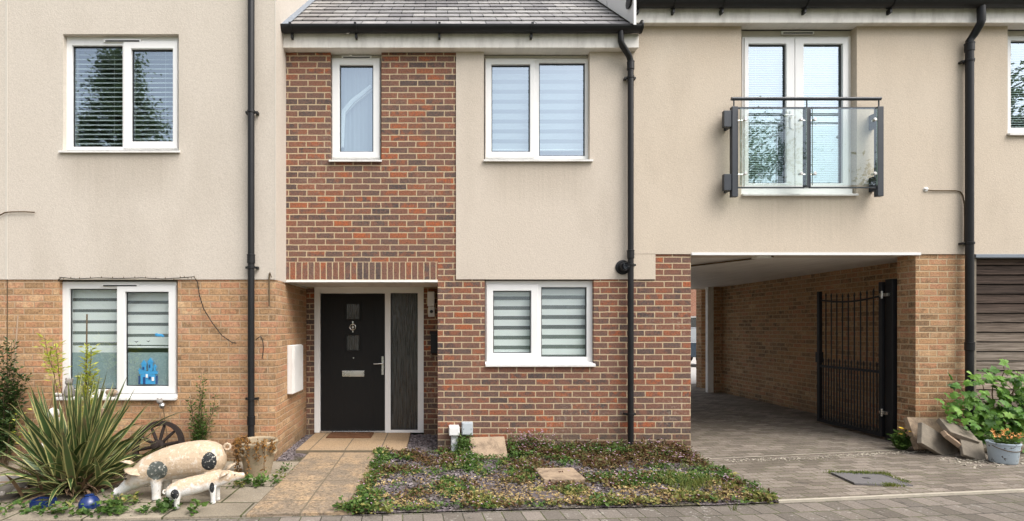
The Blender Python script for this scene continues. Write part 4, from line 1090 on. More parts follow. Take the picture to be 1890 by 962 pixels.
# thin bush in front of the wall right of the window
base = (fx(368, LY - .15), LY - .16, 0)
rg = random.Random(8)
st_ = [(rg.uniform(-.12, .17), rg.uniform(-.05, .06), rg.uniform(.35, .75)) for _ in range(12)] + [(.03, 0, 1.02), (.045, 0, .95), (.02, 0, .9), (.18, 0, .78), (-.1, 0, .72)]
shrub('slender_bush', 'slender upright bush by the wall between window and left drainpipe', 'bush', base, st_, 95, .042, .017, 'leaf_mid', seed=9, side=.04, start=.2)
# lime saplings
base = (fx(165, LY - .3), LY - .35, 0)
o = shrub('lime_sapling', 'upright sapling of lime yellow leaves in front of the window', 'sapling', base, [(.02, 0, 1.30), (-.01, 0, 1.2), (.07, 0, 1.05), (.04, 0, 1.26), (.0, 0, 1.0), (.02, 0, 1.33)], 95, .075, .023, 'leaf_lime', seed=12, side=.05, start=.32, group='lime saplings by the window')
base = (fx(138, LY - .3), LY - .38, 0)
o = shrub('lime_sapling', 'leaning lime yellow sapling left of the window with tuft on top', 'sapling', base, [(-.16, 0, 1.36), (-.27, 0, 1.42), (-.2, 0, 1.3)], 45, .075, .024, 'leaf_lime', seed=15, side=.06, start=.72, group='lime saplings by the window', r=.008)
base = (fx(60, LY - .5), LY - .6, 0)
o = shrub('lime_sapling', 'low straggly lime yellow shoots between dark bush and spiky plant', 'sapling', base, [(-.1, 0, .62), (.1, 0, .7), (.3, .1, .95), (.02, 0, .5)], 13, .06, .022, 'leaf_lime', seed=16, side=.05, start=.5, group='lime saplings by the window')
for a, b, c_, lab in (((165, 600), (166, 570), 700, 'thin brown cane standing upright in the lime sapling at window'),):
    tag(build(MB().tube([(fx(163, LY - .25), LY - .3, 0), (fx(166, LY - .2), LY - .25, fz(580, LY - .25))], .008, 8), 'garden_cane', M['stem'], org=(fx(163, LY - .25), LY - .3, 0), smooth=True), lab, 'cane')
# spiky phormium
pb = Vector((fx(140, -1.55), -1.55, 0))
ph = thing('flax_plant', 'big spiky flax plant with cream-edged green sword leaves', 'plant', pb)
t = NT('striped_flax_leaf'); uvn = t.new('ShaderNodeTexCoord').outputs['UV']; uq = t.sep(uvn)
e = t.math('ABSOLUTE', t.math('SUBTRACT', uq[0], .5))
g = t.new('ShaderNodeNewGeometry').outputs['Random Per Island']
c = t.mix(g, (.035, .068, .02), (.095, .145, .048))
c = t.mix(t.mr(e, .33, .38), c, (.42, .40, .16))
c = t.mix(t.math('MULTIPLY', t.mr(t.noise(t.pos(), 12, 3), .5, .7), t.mr(g, .35, .9)), c, (.15, .095, .055))
t.bump(t.noise(t.comb(t.math('MULTIPLY', uq[0], 30.0), uq[1], 0.0), 2, 2), .3, .003)
M['flax'] = t.fin(c, .42, .4)
t = NT('dead_flax_leaf'); M['flax_dead'] = t.fin(t.mix(t.noise(t.pos(), 14, 4), (.09, .055, .035), (.25, .17, .10)), .8, .2)
def sword(mb, p, az, el, ln, wd, droop, rg, m=0):
    d = Vector((math.cos(az) * math.cos(el), math.sin(az) * math.cos(el), math.sin(el)))
    h = Vector((math.cos(az), math.sin(az), 0)); side = Vector((-math.sin(az), math.cos(az), 0))
    tw = rg.uniform(-.9, .9); side = (side * math.cos(tw) + d.cross(side) * math.sin(tw)).normalized()
    n_ = 8; pts = []
    p = Vector(p); cur = p.copy(); dd = d.copy()
    for i in range(n_ + 1):
        f = i / n_
        pts.append((cur.copy(), wd * (.55 + .45 * min(1, f * 3)) * (1 - max(0, (f - .45) / .55) ** 1.6) + .002, dd.copy()))
        dd = (dd - Vector((0, 0, 1)) * droop / n_ * (f * 1.6)).normalized(); cur = cur + dd * ln / n_
    b = len(mb.v)
    for q, w_, dd in pts:
        up = side.cross(dd).normalized()
        mb.v += [tuple(q + side * w_ / 2 + up * w_ * .22), tuple(q), tuple(q - side * w_ / 2 + up * w_ * .22)]
    for i in range(n_):
        for j in range(2):
            a = b + i * 3 + j; mb.f.append((a, a + 1, a + 4, a + 3)); mb.m.append(m)
            mb.uv[len(mb.f) - 1] = [(j * .5, i / n_), (j * .5 + .5, i / n_), (j * .5 + .5, (i + 1) / n_), (j * .5, (i + 1) / n_)]
rg = random.Random(21); mb, md = MB(), MB()
for k in range(215):
    az = rg.uniform(0, 6.283); el = R(rg.choice((rg.uniform(58, 88), rg.uniform(35, 70), rg.uniform(12, 45))))
    ln = rg.uniform(.5, .82) if el < R(50) else rg.uniform(.6, 1.12)
    p = pb + Vector((rg.gauss(0, .08) , rg.gauss(0, .06), .02))
    sword(mb, p, az, el, ln, rg.uniform(.046, .078), (rg.uniform(.05, .6) if rg.random() < .7 else rg.uniform(.9, 2.2)) if el < R(65) else rg.uniform(0, .3), rg)
for tx, ty, ln in ((315, 772, 1.1), (232, 705, 1.02), (185, 700, 1.05), (78, 722, 1.0), (55, 728, .98), (240, 728, .95), (-10, 835, .95), (250, 750, .9), (205, 690, 1), (270, 752, 1), (290, 790, 1), (215, 722, 1), (165, 705, 1), (120, 712, 1), (300, 830, 1), (20, 770, 1), (0, 800, 1)):
    tip = Vector((fx(tx, -1.7), -1.7, fz(ty, -1.7))); d = tip - pb
    sword(mb, pb + Vector((rg.gauss(0, .03), 0, .02)), math.atan2(d.y, d.x), math.atan2(d.z, math.hypot(d.x, d.y)) + .02, d.length * 1.02, .045, .04, rg)
for k in range(170):
    az = rg.uniform(0, 6.283); el = R(rg.uniform(5, 60)); p = pb + Vector((rg.gauss(0, .13), rg.gauss(0, .1), .03))
    sword(md, p, az, el, rg.uniform(.2, .55), rg.uniform(.015, .035), rg.uniform(.3, 1.4), rg)
build(mb, 'leaves', M['flax'], ph, normals=False, smooth='full'); build(md, 'dead_leaves', M['flax_dead'], ph, normals=False, smooth='full')
x = fx(166, -1.5); tag(build(MB().box(x - .025, x + .02, -1.34, -1.31, .2, .74), 'wooden_stake', M['cane'], org=(x, -1.3, .2), bevel=.004), 'short flat wooden stake standing among the flax leaves', 'stake')
# grapevine on the right
def lobed(mb, p, nrm, sz, rot, m=0):
    n_ = Vector(nrm).normalized(); a = n_.cross(Vector((.2, 1, .1))).normalized(); b = n_.cross(a)
    prof = [(0, .12), (28, .62), (48, .5), (72, .9), (105, .66), (130, .82), (152, .7), (180, 1.05)]
    full = [(d, r) for d, r in prof] + [(360 - d, r) for d, r in prof[-2:0:-1]]
    c = Vector(p); i0 = len(mb.v); mb.v.append(tuple(c))
    for d, r in full:
        an = R(d) + rot; q = c + (a * math.cos(an) + b * math.sin(an)) * r * sz * .5 + n_ * (-.16 * sz * r * r)
        mb.v.append(tuple(q))
    k = len(full)
    for i in range(k): mb.f.append((i0, i0 + 1 + i, i0 + 1 + (i + 1) % k)); mb.m.append(m)
vb = Vector((6.62, -.25, gz(6.6)))
gv = thing('grape_vine', 'bushy bright green vine with lobed leaves before the board fence', 'vine', vb)
rg = random.Random(31); ml, ms = MB(), MB()
stems = []
for (dx_, h, dy_) in ((-.78, .42, -.1), (-.62, .78, -.03), (-.45, .72, -.12), (-.3, .9, -.05), (-.12, .98, .0), (.05, 1.04, -.05), (.2, .95, -.12), (.38, .9, 0), (.55, .8, -.1), (-.5, .35, -.2), (-.2, .5, -.25), (.1, .55, -.28), (.4, .5, -.2), (.7, .6, 0), (-.85, .62, .0), (.0, .75, -.2), (.3, .7, -.25)):
    n_ = 8; pts = [vb + Vector((dx_ * (i / n_) ** 1.2 * .8, dy_ * (i / n_), h * (i / n_) ** .8)) + Vector((rg.gauss(0, .015), rg.gauss(0, .015), 0)) for i in range(n_ + 1)]
    ms.tube(pts, [.011 * (1 - .75 * i / n_) for i in range(n_ + 1)], 5, cap=False)
    for k in range(34):
        f = rg.uniform(.15, 1.0) * n_; i = min(int(f), n_ - 1); p = pts[i].lerp(pts[i + 1], f - i) + Vector((rg.gauss(0, .09), -abs(rg.gauss(0, .09)), rg.gauss(0, .07)))
        lobed(ml, p, (rg.gauss(0, .45), -rg.uniform(.25, 1.1), rg.uniform(.3, 1)), rg.uniform(.07, .15), rg.uniform(0, 6.28))
build(ms, 'stems', M['stem'], gv, normals=False); build(ml, 'leaves', M['leaf_vine'], gv, normals=False)
# yellow poppy clump at the gate post
base = (fx(1661, -.1), -.12, gz(5.7))
o = shrub('poppy_clump', 'low leafy clump with small yellow flowers at foot of the brick pillar', 'plant', base, [(rng.uniform(-.16, .14), rng.uniform(-.1, .05), rng.uniform(.08, .22)) for _ in range(22)], 26, .05, .03, 'leaf_mid', 'stem_g', seed=41, side=.03)
mb = MB(); rg = random.Random(5)
for k in range(9):
    p = Vector(base) + Vector((rg.uniform(-.08, .14), rg.uniform(-.12, -.02), rg.uniform(.17, .27)))
    for j in range(5): mb.leaf(p, (math.cos(j * 1.257), -.4 + math.sin(j * 1.257), .5), (0, -.5, 1), .024, .022)
build(mb, 'flowers', M['petal_y'], o, normals=False)

# ------------------------------------------------------------------ pig statues
def pig_mat(name, sc, spots, tanz):
    t = NT(name); p = t.obj(); q = t.sep(p)
    n = t.noise(p, 9 * sc, 5, .65); n2 = t.noise(p, 40 * sc, 4, .65)
    hz_ = t.math('ADD', q[2], t.math('MULTIPLY_ADD', n, .4 / sc, -.2 / sc))
    c = t.mix(t.mr(hz_, tanz - .05 / sc, tanz + .04 / sc), (.68, .67, .64), (.47, .36, .25))
    c = t.mix(t.mr(n, .58, .66, 0, .6), c, (.64, .61, .54)); c = t.mix(t.mr(n2, .56, .66, 0, .7), c, (.64, .58, .48))
    c = t.mix(t.mr(n2, .30, .42, .6, 0), c, (.2, .17, .13))
    for (sx, sy_, sz, rx, rz, col) in spots:
        a = t.math('DIVIDE', t.math('SUBTRACT', q[0], sx), rx); b = t.math('DIVIDE', t.math('SUBTRACT', q[2], sz), rz)
        d = t.math('ADD', t.math('MULTIPLY', a, a), t.math('MULTIPLY', b, b))
        d = t.math('ADD', d, t.math('ADD', t.math('MULTIPLY_ADD', n2, .4, -.2), t.math('MULTIPLY_ADD', n, .5, -.25)))
        c = t.mix(t.math('MULTIPLY', t.mr(d, 1.0, .9), t.mr(q[1], .02, .0)), c, t.mix(t.mr(n2, .58, .64), col, (.5, .48, .43)))
    t.bump(t.math('ADD', n2, n), .6, .006 / sc)
    return t.fin(c, .7, .3)
def leg(mb, x, y, z1, z0, r1, r0, lean=0.0):
    n_ = 6; pts, rs = [], []
    for i in range(n_ + 1):
        f = i / n_; pts.append((x + lean * f, y, z1 + (z0 - z1) * f)); rs.append(r1 + (r0 - r1) * min(1, f * 1.25))
    rs[-1] = r0 * 1.18; rs[-2] = r0 * 1.02
    mb.tube(pts, rs, 14)
def pig(name, label, loc, rz, rings, legs, mat, ears, tail, eyes, voxel):
    o = thing(name, label, 'pig statue', loc, None, True, rz)
    mb = MB().loft(rings, 22)
    for l in legs: leg(mb, *l)
    b = build(mb, 'body', mat, o, local=True, smooth='full')
    rm = b.modifiers.new('remesh', 'REMESH'); rm.mode = 'VOXEL'; rm.voxel_size = voxel; rm.use_smooth_shade = True
    sm = b.modifiers.new('smooth', 'SMOOTH'); sm.iterations = 5; sm.factor = .5
    for (pts, w_) in ears:                       # thick tapered flap: base, mid, tip
        mb = MB().tube(pts, [w_ * .7, w_, w_ * .7, w_ * .12], 12, flat=.28)
        build(mb, 'ear', mat, o, local=True, smooth='full')
    build(MB().tube(tail[0], tail[1], 8), 'tail', mat, o, local=True, smooth='full')
    mb = MB()
    for p, r in eyes: mb.ellip(p, r, r, r, 8, 6)
    build(mb, 'eyes', M['stone_d'], o, local=True, smooth='full')
    return o
Z = lambda zx, zy: ((zx - 570) / 1000, (775 - zy) / 1000)
rings = []
for zx, top, bot, ry in ((90, 676, 750, .042), (97, 672, 752, .046), (118, 668, 748, .046), (165, 615, 735, .055), (205, 555, 715, .075), (250, 488, 695, .098), (320, 418, 678, .115), (400, 378, 652, .125), (480, 343, 640, .135), (570, 316, 628, .145), (680, 294, 622, .15), (790, 283, 620, .15), (880, 286, 612, .148), (950, 306, 600, .138), (1000, 338, 575, .115), (1030, 385, 535, .08), (1042, 430, 500, .035)):
    x, a = Z(zx, top); _, b = Z(zx, bot); rings.append((x, 0, (a + b) / 2, ry, (a - b) / 2))
m_pig = pig_mat('weathered_pig_plaster', 1, [(-.09, 0, .265, .088, .085, (.085, .095, .085)), (.34, 0, .325, .064, .085, (.022, .024, .025))], .17)
legs = [(-.11, -.075, .2, .0, .052, .036, .0), (-.06, .08, .2, .0, .052, .036, 0), (.36, -.08, .22, .0, .075, .04, .02), (.32, .08, .22, .0, .075, .04, .02)]
ex, ez = Z(330, 512)
ears = [([(-.34, -.07, .285), (-.30, -.115, .275), (-.265, -.15, .258), (-.215, -.175, .246)], .055), ([(-.34, .05, .30), (-.38, .06, .315), (-.41, .07, .318), (-.455, .075, .318)], .042)]
tc = (.475, 0, .425); tail = ([(.45, 0, .40)] + [(tc[0] + .028 * math.cos(a), -.01 - .012 * i / 9, tc[2] + .028 * math.sin(a)) for i, a in enumerate([3.6 - .68 * j for j in range(10)])], [.013] + [.011] * 9 + [.006])
pig('large_pig_statue', 'large weathered tan and white spotted pig statue, head lowered', (-2.40, -1.70, .003), R(13), [(r[0] * .985, *r[1:]) for r in rings], legs, m_pig, ears, tail, [((-.355, -.085, .2), .01)], .009)
rings = []
Zp = lambda zx, zy: ((zx - 760) / 1000 * 1.1, (820 - zy) / 1000 * .98)
for zx, top, bot, ry in ((540, 660, 700, .02), (550, 640, 725, .042), (580, 615, 738, .06), (630, 592, 738, .07), (700, 574, 733, .074), (770, 564, 722, .074), (840, 556, 706, .07), (900, 550, 692, .062), (950, 546, 678, .055), (1000, 550, 664, .046), (1040, 570, 650, .036), (1080, 582, 642, .03), (1106, 584, 638, .029), (1114, 585, 637, .028)):
    x, a = Zp(zx, top); _, b = Zp(zx, bot); rings.append((x, 0, (a + b) / 2, ry, (a - b) / 2))
m_pl = pig_mat('weathered_piglet_plaster', 1.7, [(-.17, 0, .125, .034, .042, (.02, .022, .025)), (.118, 0, .145, .02, .048, (.02, .022, .025))], .175)
legs = [(-.155, -.042, .14, 0, .036, .021, 0), (-.19, .042, .14, 0, .036, .021, 0), (.125, -.04, .15, 0, .03, .02, .005), (.16, .04, .15, 0, .03, .02, .01)]
ears = [([(.235, -.03, .262), (.225, -.05, .262), (.205, -.066, .25), (.175, -.078, .226)], .038), ([(.24, .02, .268), (.262, .025, .29), (.285, .028, .302), (.318, .03, .318)], .03)]
tail = ([(-.235, 0, .15), (-.255, -.005, .155), (-.262, -.008, .138), (-.25, -.01, .125), (-.243, -.01, .135)], [.009, .008, .008, .007, .004])
pig('piglet_statue', 'small white spotted piglet statue standing in front of the large pig', (-2.07, -1.93, .003), R(25), rings, legs, m_pl, ears, tail, [((.305, -.036, .228), .006)], .0055)

# ------------------------------------------------------------------ garden things, left
# wagon wheel
wc = Vector((fx(296, -.78), -.78, .27)); WR = .268
ww = thing('wagon_wheel', 'old dark wooden wagon wheel leaning on buff brick behind pig', 'wheel', (wc.x, -.90, .003), None, True)
ww.rotation_euler = (R(-18), 0, 0)
M['oldwood'] = mat_simple('old_dark_wood', (.028, .02, .017), .8, .2, var=.4, scale=20, bump=.5)
mb = MB(); n_ = 36
for k in range(n_):
    a0, a1 = 2 * math.pi * k / n_, 2 * math.pi * (k + 1) / n_
    def rr_(r, y, a): return (r * math.cos(a), y, WR + r * math.sin(a))
    for (r0, y0, r1, y1_) in ((WR, -.03, WR, .03), (WR, .03, WR - .045, .03), (WR - .045, .03, WR - .045, -.03), (WR - .045, -.03, WR, -.03)):
        mb.face([rr_(r0, y0, a0), rr_(r0, y0, a1), rr_(r1, y1_, a1), rr_(r1, y1_, a0)])
build(mb, 'rim', M['oldwood'], ww, local=True)
for k in range(10):
    a = 2 * math.pi * (k + .3) / 10
    build(MB().tube([(.05 * math.cos(a), 0, WR + .05 * math.sin(a)), (.15 * math.cos(a), 0, WR + .15 * math.sin(a)), ((WR - .04) * math.cos(a), 0, WR + (WR - .04) * math.sin(a))], [.016, .019, .014], 8), 'spoke', M['oldwood'], ww, local=True, smooth=True)
build(MB().lathe([(.055, -.05), (.065, -.02), (.065, .03), (.045, .045), (.042, .09), (.03, .095)], (0, 0, WR), 18, 'y'), 'hub', M['oldwood'], ww, local=True, smooth=True)
# clay pot with dead plant
pc = Vector((fx(475, -1.0), -.98, .0))
t = NT('weathered_clay'); n1 = t.noise(t.obj(), 10, 5, .65); n2 = t.noise(t.obj(), 50, 3)
c = t.mix(n1, (.26, .20, .13), (.42, .34, .23)); c = t.mix(t.mr(n2, .55, .68, 0, .6), c, (.16, .14, .09)); c = t.mix(t.mr(n1, .6, .72, 0, .6), c, (.12, .13, .07))
t.bump(n2, .4, .006); M['clay'] = t.fin(c, .85, .2)
cp_ = thing('clay_pot', 'tapered weathered clay pot with ring handles at the brick corner', 'pot', pc)
build(MB().lathe([(.02, .001), (.125, 0), (.13, .02), (.165, .18), (.182, .29), (.2, .315), (.205, .345), (.19, .36), (.172, .345), (.165, .3), (.02, .29)], pc, 32), 'body', M['clay'], cp_, smooth=True)
build(MB().lathe([(.163, .0), (.163, .012), (.01, .03)], pc + Vector((0, 0, .285)), 24), 'soil', mat_simple('dry_soil', (.06, .045, .03), .95, .1, bump=.8), cp_)
for an in (-20, -118, 170):
    c_ = pc + Vector((math.cos(R(an)) * .198, math.sin(R(an)) * .198, .27)); tx_ = Vector((-math.sin(R(an)), math.cos(R(an)), 0))
    build(MB().tube([c_ + tx_ * .038 * math.cos(a) + Vector((0, 0, .038 * math.sin(a))) for a in [2 * math.pi * i / 16 for i in range(17)]], .012, 8, cap=False), 'handle', M['clay'], cp_, smooth=True)
mb = MB(); rg = random.Random(6)
dp = thing('trailing_plant', 'rusty dead plant trailing over rim of the clay pot', 'plant', pc + Vector((0, 0, .3)))
ms = MB()
for an, ln in ((-100, .3), (-75, .16), (175, .34), (-160, .3), (-140, .22), (160, .16), (-55, .3), (190, .3), (-30, .08), (-125, .1)):
    a = R(an); d = Vector((math.cos(a), math.sin(a), 0)); pts = [pc + d * .1 + Vector((0, 0, .31)), pc + d * .19 + Vector((0, 0, .375)), pc + d * .222 + Vector((0, 0, .33)), pc + d * .2 + Vector((0, 0, .34 - ln))]
    ms.tube(pts, [.005, .005, .004, .002], 5, cap=False)
    for k in range(70):
        f = rg.uniform(.2, 3); i = min(int(f), 2); p = pts[i].lerp(pts[i + 1], f - i) + Vector((rg.gauss(0, .014), rg.gauss(0, .014), rg.gauss(0, .01)))
        mb.leaf(p, (rg.gauss(0, 1), rg.gauss(0, 1) - .5, rg.gauss(0, .8)), (rg.gauss(0, 1), -1, .5), .03, .017)
build(ms, 'stems', M['stem'], dp, normals=False); build(mb, 'leaves', M['leaf_rust'], dp, normals=False)
# blue glazed bowls
M['cobalt'] = mat_simple('cobalt_glaze', (.010, .028, .12), .12, .6, var=.2)
bc = Vector((fx(162, -2.02), -2.0, 0))
bb = thing('blue_bowl', 'upturned round cobalt blue glazed bowl in front of the flax', 'bowl', bc)
build(MB().lathe([(.078, 0), (.084, .012), (.08, .045), (.062, .078), (.035, .095), (.03, .1)], bc, 28), 'bowl', M['cobalt'], bb, smooth=True)
build(MB().lathe([(.03, .1005), (.034, .108), (.026, .112)], bc, 20), 'foot_ring', M['cobalt'], bb, smooth=True)
tc_ = Vector((fx(80, -1.98), -1.98, 0))
tb = thing('blue_tray', 'low square cobalt blue planter tray under the flax leaves', 'tray', tc_)
mb = MB().box(tc_.x - .075, tc_.x + .075, tc_.y - .055, tc_.y + .055, 0, .012)
for s in (-1, 1): mb.box(tc_.x - .075, tc_.x + .075, tc_.y + s * .055 - .006, tc_.y + s * .055 + .006, .0005, .065); mb.box(tc_.x + s * .075 - .006, tc_.x + s * .075 + .006, tc_.y - .049, tc_.y + .049, .0005, .0645)
build(mb, 'shell', M['cobalt'], tb, bevel=.003)
build(MB().box(tc_.x - .067, tc_.x + .067, tc_.y - .047, tc_.y + .047, .013, .05), 'soil', M['soil'], tb)
# carved stone planter at the far left
sp_ = Vector((fx(8, -1.7), -1.72, 0))
so_ = thing('stone_planter', 'low round carved grey stone planter at the left edge', 'planter', sp_)
build(MB().lathe([(.12, 0), (.13, .02), (.2, .07), (.225, .12), (.23, .15), (.21, .155), (.19, .13), (.02, .11)], sp_, 32), 'bowl', M['stone_g'], so_, smooth=True)
mb = MB()
for k in range(14):
    a = 2 * math.pi * k / 14; c_ = sp_ + Vector((math.cos(a) * .2, math.sin(a) * .2, .08)); mb.ellip(c_, .026, .026, .03, 8, 6)
build(mb, 'carving', M['stone_g'], so_, smooth=True)
# white garden statue half hidden behind flax
wc_ = Vector((fx(100, -1.05), -1.02, 0))
ws = thing('white_statue', 'white stone garden figure half hidden behind the flax leaves', 'statue', wc_)
zz = lambda py_: fz(py_, -1.02)
build(MB().lathe([(.08, 0), (.09, .05), (.07, .08), (.06, .2), (.07, .32), (.088, .42), (.08, .5), (.05, .545), (.03, .56), (.028, .6)], wc_, 24), 'body', M['stone_w'], ws, smooth=True)
build(MB().ellip(wc_ + Vector((-.02, -.01, .645)), .05, .052, .058, 16, 10).ellip(wc_ + Vector((-.02, -.06, .64)), .012, .014, .014, 8, 6), 'head', M['stone_w'], ws, smooth=True)
mb = MB()
for s in (-1, 1): mb.tube([wc_ + Vector((s * .07, 0, .5)), wc_ + Vector((s * .105, -.02, .4)), wc_ + Vector((s * .07, -.08, .32)), wc_ + Vector((s * .03, -.12, .33))], [.026, .024, .02, .017], 10)
build(mb, 'arms', M['stone_w'], ws, smooth=True)
# doormat
x0, x1 = fx(604, .75), fx(688, .85)
t = NT('coir_mat'); n1 = t.noise(t.pos(), 150, 3); t.bump(n1, 1, .01)
M['coir'] = t.fin(t.mix(n1, (.10, .05, .028), (.2, .10, .055)), .95, .1)
tag(build(MB().box(x0, x1, .66, .98, .0305, .048), 'doormat', M['coir'], org=((x0 + x1) / 2, .82, .03), bevel=.005), 'brown coir doormat on the slab at the front door', 'doormat')

# ------------------------------------------------------------------ garden bed: leaning slab and stepping stone
mb = MB().xbox(Matrix.Translation((fx(901, -.2), -.19, .085)) @ Matrix.Rotation(R(38), 4, 'X') @ Matrix.Rotation(R(2), 4, 'Z'), .43, .33, .05)
tag(build(mb, 'leaning_slab', M['tan_stone'], org=(fx(901, -.2), -.19, .08), bevel=.008), 'square tan stone slab propped against brick wall in the bed', 'slab')
mb = MB().xbox(Matrix.Translation((1.255, -1.1, .02)) @ Matrix.Rotation(R(3), 4, 'Z'), .42, .42, .05)
tag(build(mb, 'stepping_stone', M['tan_stone'], org=(1.255, -1.1, .0), bevel=.01), 'flat tan stepping stone among plants in the garden bed', 'stepping stone')
mb = MB().xbox(Matrix.Translation((1.0, -1.72, .008)) @ Matrix.Rotation(R(8), 4, 'Z'), .3, .22, .03)
tag(build(mb, 'slate_paver', M['slatechip'], org=(1.0, -1.72, 0), bevel=.008), 'grey slate paver half buried near the front of the bed', 'paver')
# manhole cover in the drive
mx_, my_ = 4.27, -1.3
mh = thing('manhole_cover', 'square recessed grey inspection cover in the block-paved drive', 'manhole cover', (mx_, my_, gz(mx_)))
rotm = Matrix.Translation((mx_, my_, gz(mx_) + .002)) @ Matrix.Rotation(R(-8), 4, 'Z')
t = NT('cover_infill'); n1 = t.noise(t.pos(), 40, 4); n2 = t.noise(t.pos(), 5, 3); t.bump(n1, .5, .004)
M['cover'] = t.fin(t.mix(n1, (.10, .095, .095), (.19, .18, .18)), .7, .3)
build(MB().xbox(rotm, .46, .36, .012), 'infill', M['cover'], mh)
mb = MB()
for s in (-1, 1): mb.xbox(rotm @ Matrix.Translation((0, s * .187, .002)), .50, .014, .014); mb.xbox(rotm @ Matrix.Translation((s * .237, 0, .0025)), .014, .36, .014)
build(mb, 'frame', M['cover'], mh)
build(MB().xbox(rotm @ Matrix.Translation((-.02, .02, .006)), .06, .03, .004), 'lifting_key', M['iron'], mh)

# ------------------------------------------------------------------ slab pile and bucket by the right pillar
def slab(name, label, loc, rot, size, mat, cat='slab', group='concrete slabs piled by the pillar'):
    m4 = Matrix.Translation(loc) @ Matrix.Rotation(R(rot[2]), 4, 'Z') @ Matrix.Rotation(R(rot[1]), 4, 'Y') @ Matrix.Rotation(R(rot[0]), 4, 'X')
    return tag(build(MB().xbox(m4, *size), name, M[mat], org=loc, bevel=.006), label, cat, group)
g0 = gz(5.9)
slab('concrete_slab', 'widest tan slab leaning upright at the back of the pile', (5.93, -.2, g0 + .19), (66, 3, 3), (.58, .38, .06), 'tan_stone')
slab('concrete_slab', 'big upright grey slab leaning at left front of the pile', (5.83, -.36, g0 + .115), (72, 28, 10), (.58, .26, .05), 'concrete')
slab('concrete_slab', 'thick brown slab lying slanted on top of the pile', (6.0, -.42, g0 + .27), (30, 20, -8), (.32, .26, .055), 'concrete')
slab('concrete_slab', 'small square slab standing tilted at right front of the pile', (6.02, -.56, g0 + .105), (52, 18, -12), (.23, .27, .04), 'concrete')
slab('concrete_slab', 'half hidden slab under the vine at right end of pile', (6.2, -.36, g0 + .12), (35, 0, 4), (.26, .2, .06), 'concrete')
slab('timber_offcut', 'split pale timber offcut wedged in the middle of the slab pile', (5.9, -.50, g0 + .16), (30, 38, -4), (.32, .1, .05), 'cane', 'timber', None)
bc = Vector((6.14, -.78, gz(6.14)))
bk = thing('metal_bucket', 'pale blue-grey metal bucket planter at the right by slabs', 'bucket', bc)
t = NT('chipped_blue_enamel'); n1 = t.noise(t.obj(), 22, 4, .65)
M['bucket'] = t.fin(t.mix(t.mr(n1, .60, .66), t.mix(n1, (.33, .41, .48), (.45, .52, .57)), (.07, .055, .045)), .5, .4)
build(MB().lathe([(.02, .001), (.105, 0), (.112, .01), (.132, .2), (.139, .205), (.139, .218), (.128, .22), (.124, .18), (.02, .17)], bc, 30), 'shell', M['bucket'], bk, smooth=True)
build(MB().lathe([(.122, 0), (.122, .01), (.01, .015)], bc + Vector((0, 0, .18)), 20), 'soil', M['soil'], bk)
hp = [bc + Vector((.14 * math.cos(a), -.02 - .11 * math.sin(a), .19 + .0 * a - .05 * math.sin(a))) for a in [math.pi * i / 12 for i in range(13)]]
build(MB().tube(hp, .004, 6), 'handle', M['stem'], bk, smooth=True)
o = shrub('bedding_flowers', 'orange and cream bedding flowers growing in the metal bucket', 'flowers', bc + Vector((0, 0, .19)), [(rng.uniform(-.13, .13), rng.uniform(-.12, .1), rng.uniform(.03, .12)) for _ in range(26)], 16, .04, .016, 'leaf_mid', 'stem_g', seed=51, side=.02, r=.003)
mb = MB(); rg = random.Random(52)
for k in range(26):
    p = bc + Vector((rg.uniform(-.12, .12), rg.uniform(-.13, .08), .19 + rg.uniform(.07, .14)))
    for j in range(4): mb.leaf(p, (rg.gauss(0, 1), rg.gauss(0, 1), .9), (0, 0, 1), .035, .016)
build(mb, 'flowers', M['petal_o'], o, normals=False)

# ------------------------------------------------------------------ ground cover, chips and weeds (uncountable)
from mathutils import noise as mn
rg = random.Random(77)
mb = MB()
def chip(x, y, s, z=0.0):
    a = rg.uniform(0, 6.28); m4 = Matrix.Translation((x, y, z + s * .12)) @ Matrix.Rotation(a, 4, 'Z') @ Matrix.Rotation(rg.gauss(0, .35), 4, 'X') @ Matrix.Rotation(rg.gauss(0, .3), 4, 'Y')
    mb.xbox(m4, s * rg.uniform(.7, 1.3), s * rg.uniform(.4, .8), s * .22)
for k in range(6200):
    x = rg.uniform(-.67, 2.97); y = rg.uniform(edge(x) + .02, -.02); chip(x, y, rg.uniform(.018, .042), 0)
for k in range(650): chip(rg.uniform(-.36, .02), rg.uniform(-.03, 1.03), rg.uniform(.018, .04), 0)
for k in range(420): chip(rg.uniform(-1.845, -1.725), rg.uniform(-.42, 1.0), rg.uniform(.018, .04), 0)
tag(build(mb, 'slate_chips', M['slatechip'], normals=False), 'purple grey slate chips spread over the garden bed', 'slate chips', kind='stuff')
def dens(x, y, s, o_): return mn.noise(Vector((x * s + o_, y * s * 1.2, o_))) * .5 + .5
cov = {k: MB() for k in ('leaf_mid', 'leaf_red', 'leaf_yel')}; fl = MB()
def plantlet(x, y, h, kind, n_, ln, z0=0.0, flower=0.0):
    mb_ = cov[kind]
    for i in range(n_):
        p = Vector((x + rg.gauss(0, .03), y + rg.gauss(0, .03), z0 + h * rg.random() ** .8))
        mb_.leaf(p, (rg.gauss(0, 1), rg.gauss(0, 1) - .2, rg.uniform(-.1, .8)), (rg.gauss(0, .6), rg.gauss(0, .6) - .3, 1), ln * rg.uniform(.6, 1.3), ln * rg.uniform(.4, .8))
    if rg.random() < flower:
        for i in range(rg.randint(1, 2)):
            p = Vector((x + rg.gauss(0, .03), y + rg.gauss(0, .03), z0 + h + rg.uniform(0, .03)))
            for j in range(3): fl.leaf(p, (math.cos(j * 2.1), math.sin(j * 2.1) - .4, .5), (0, -.4, 1), .011, .011)
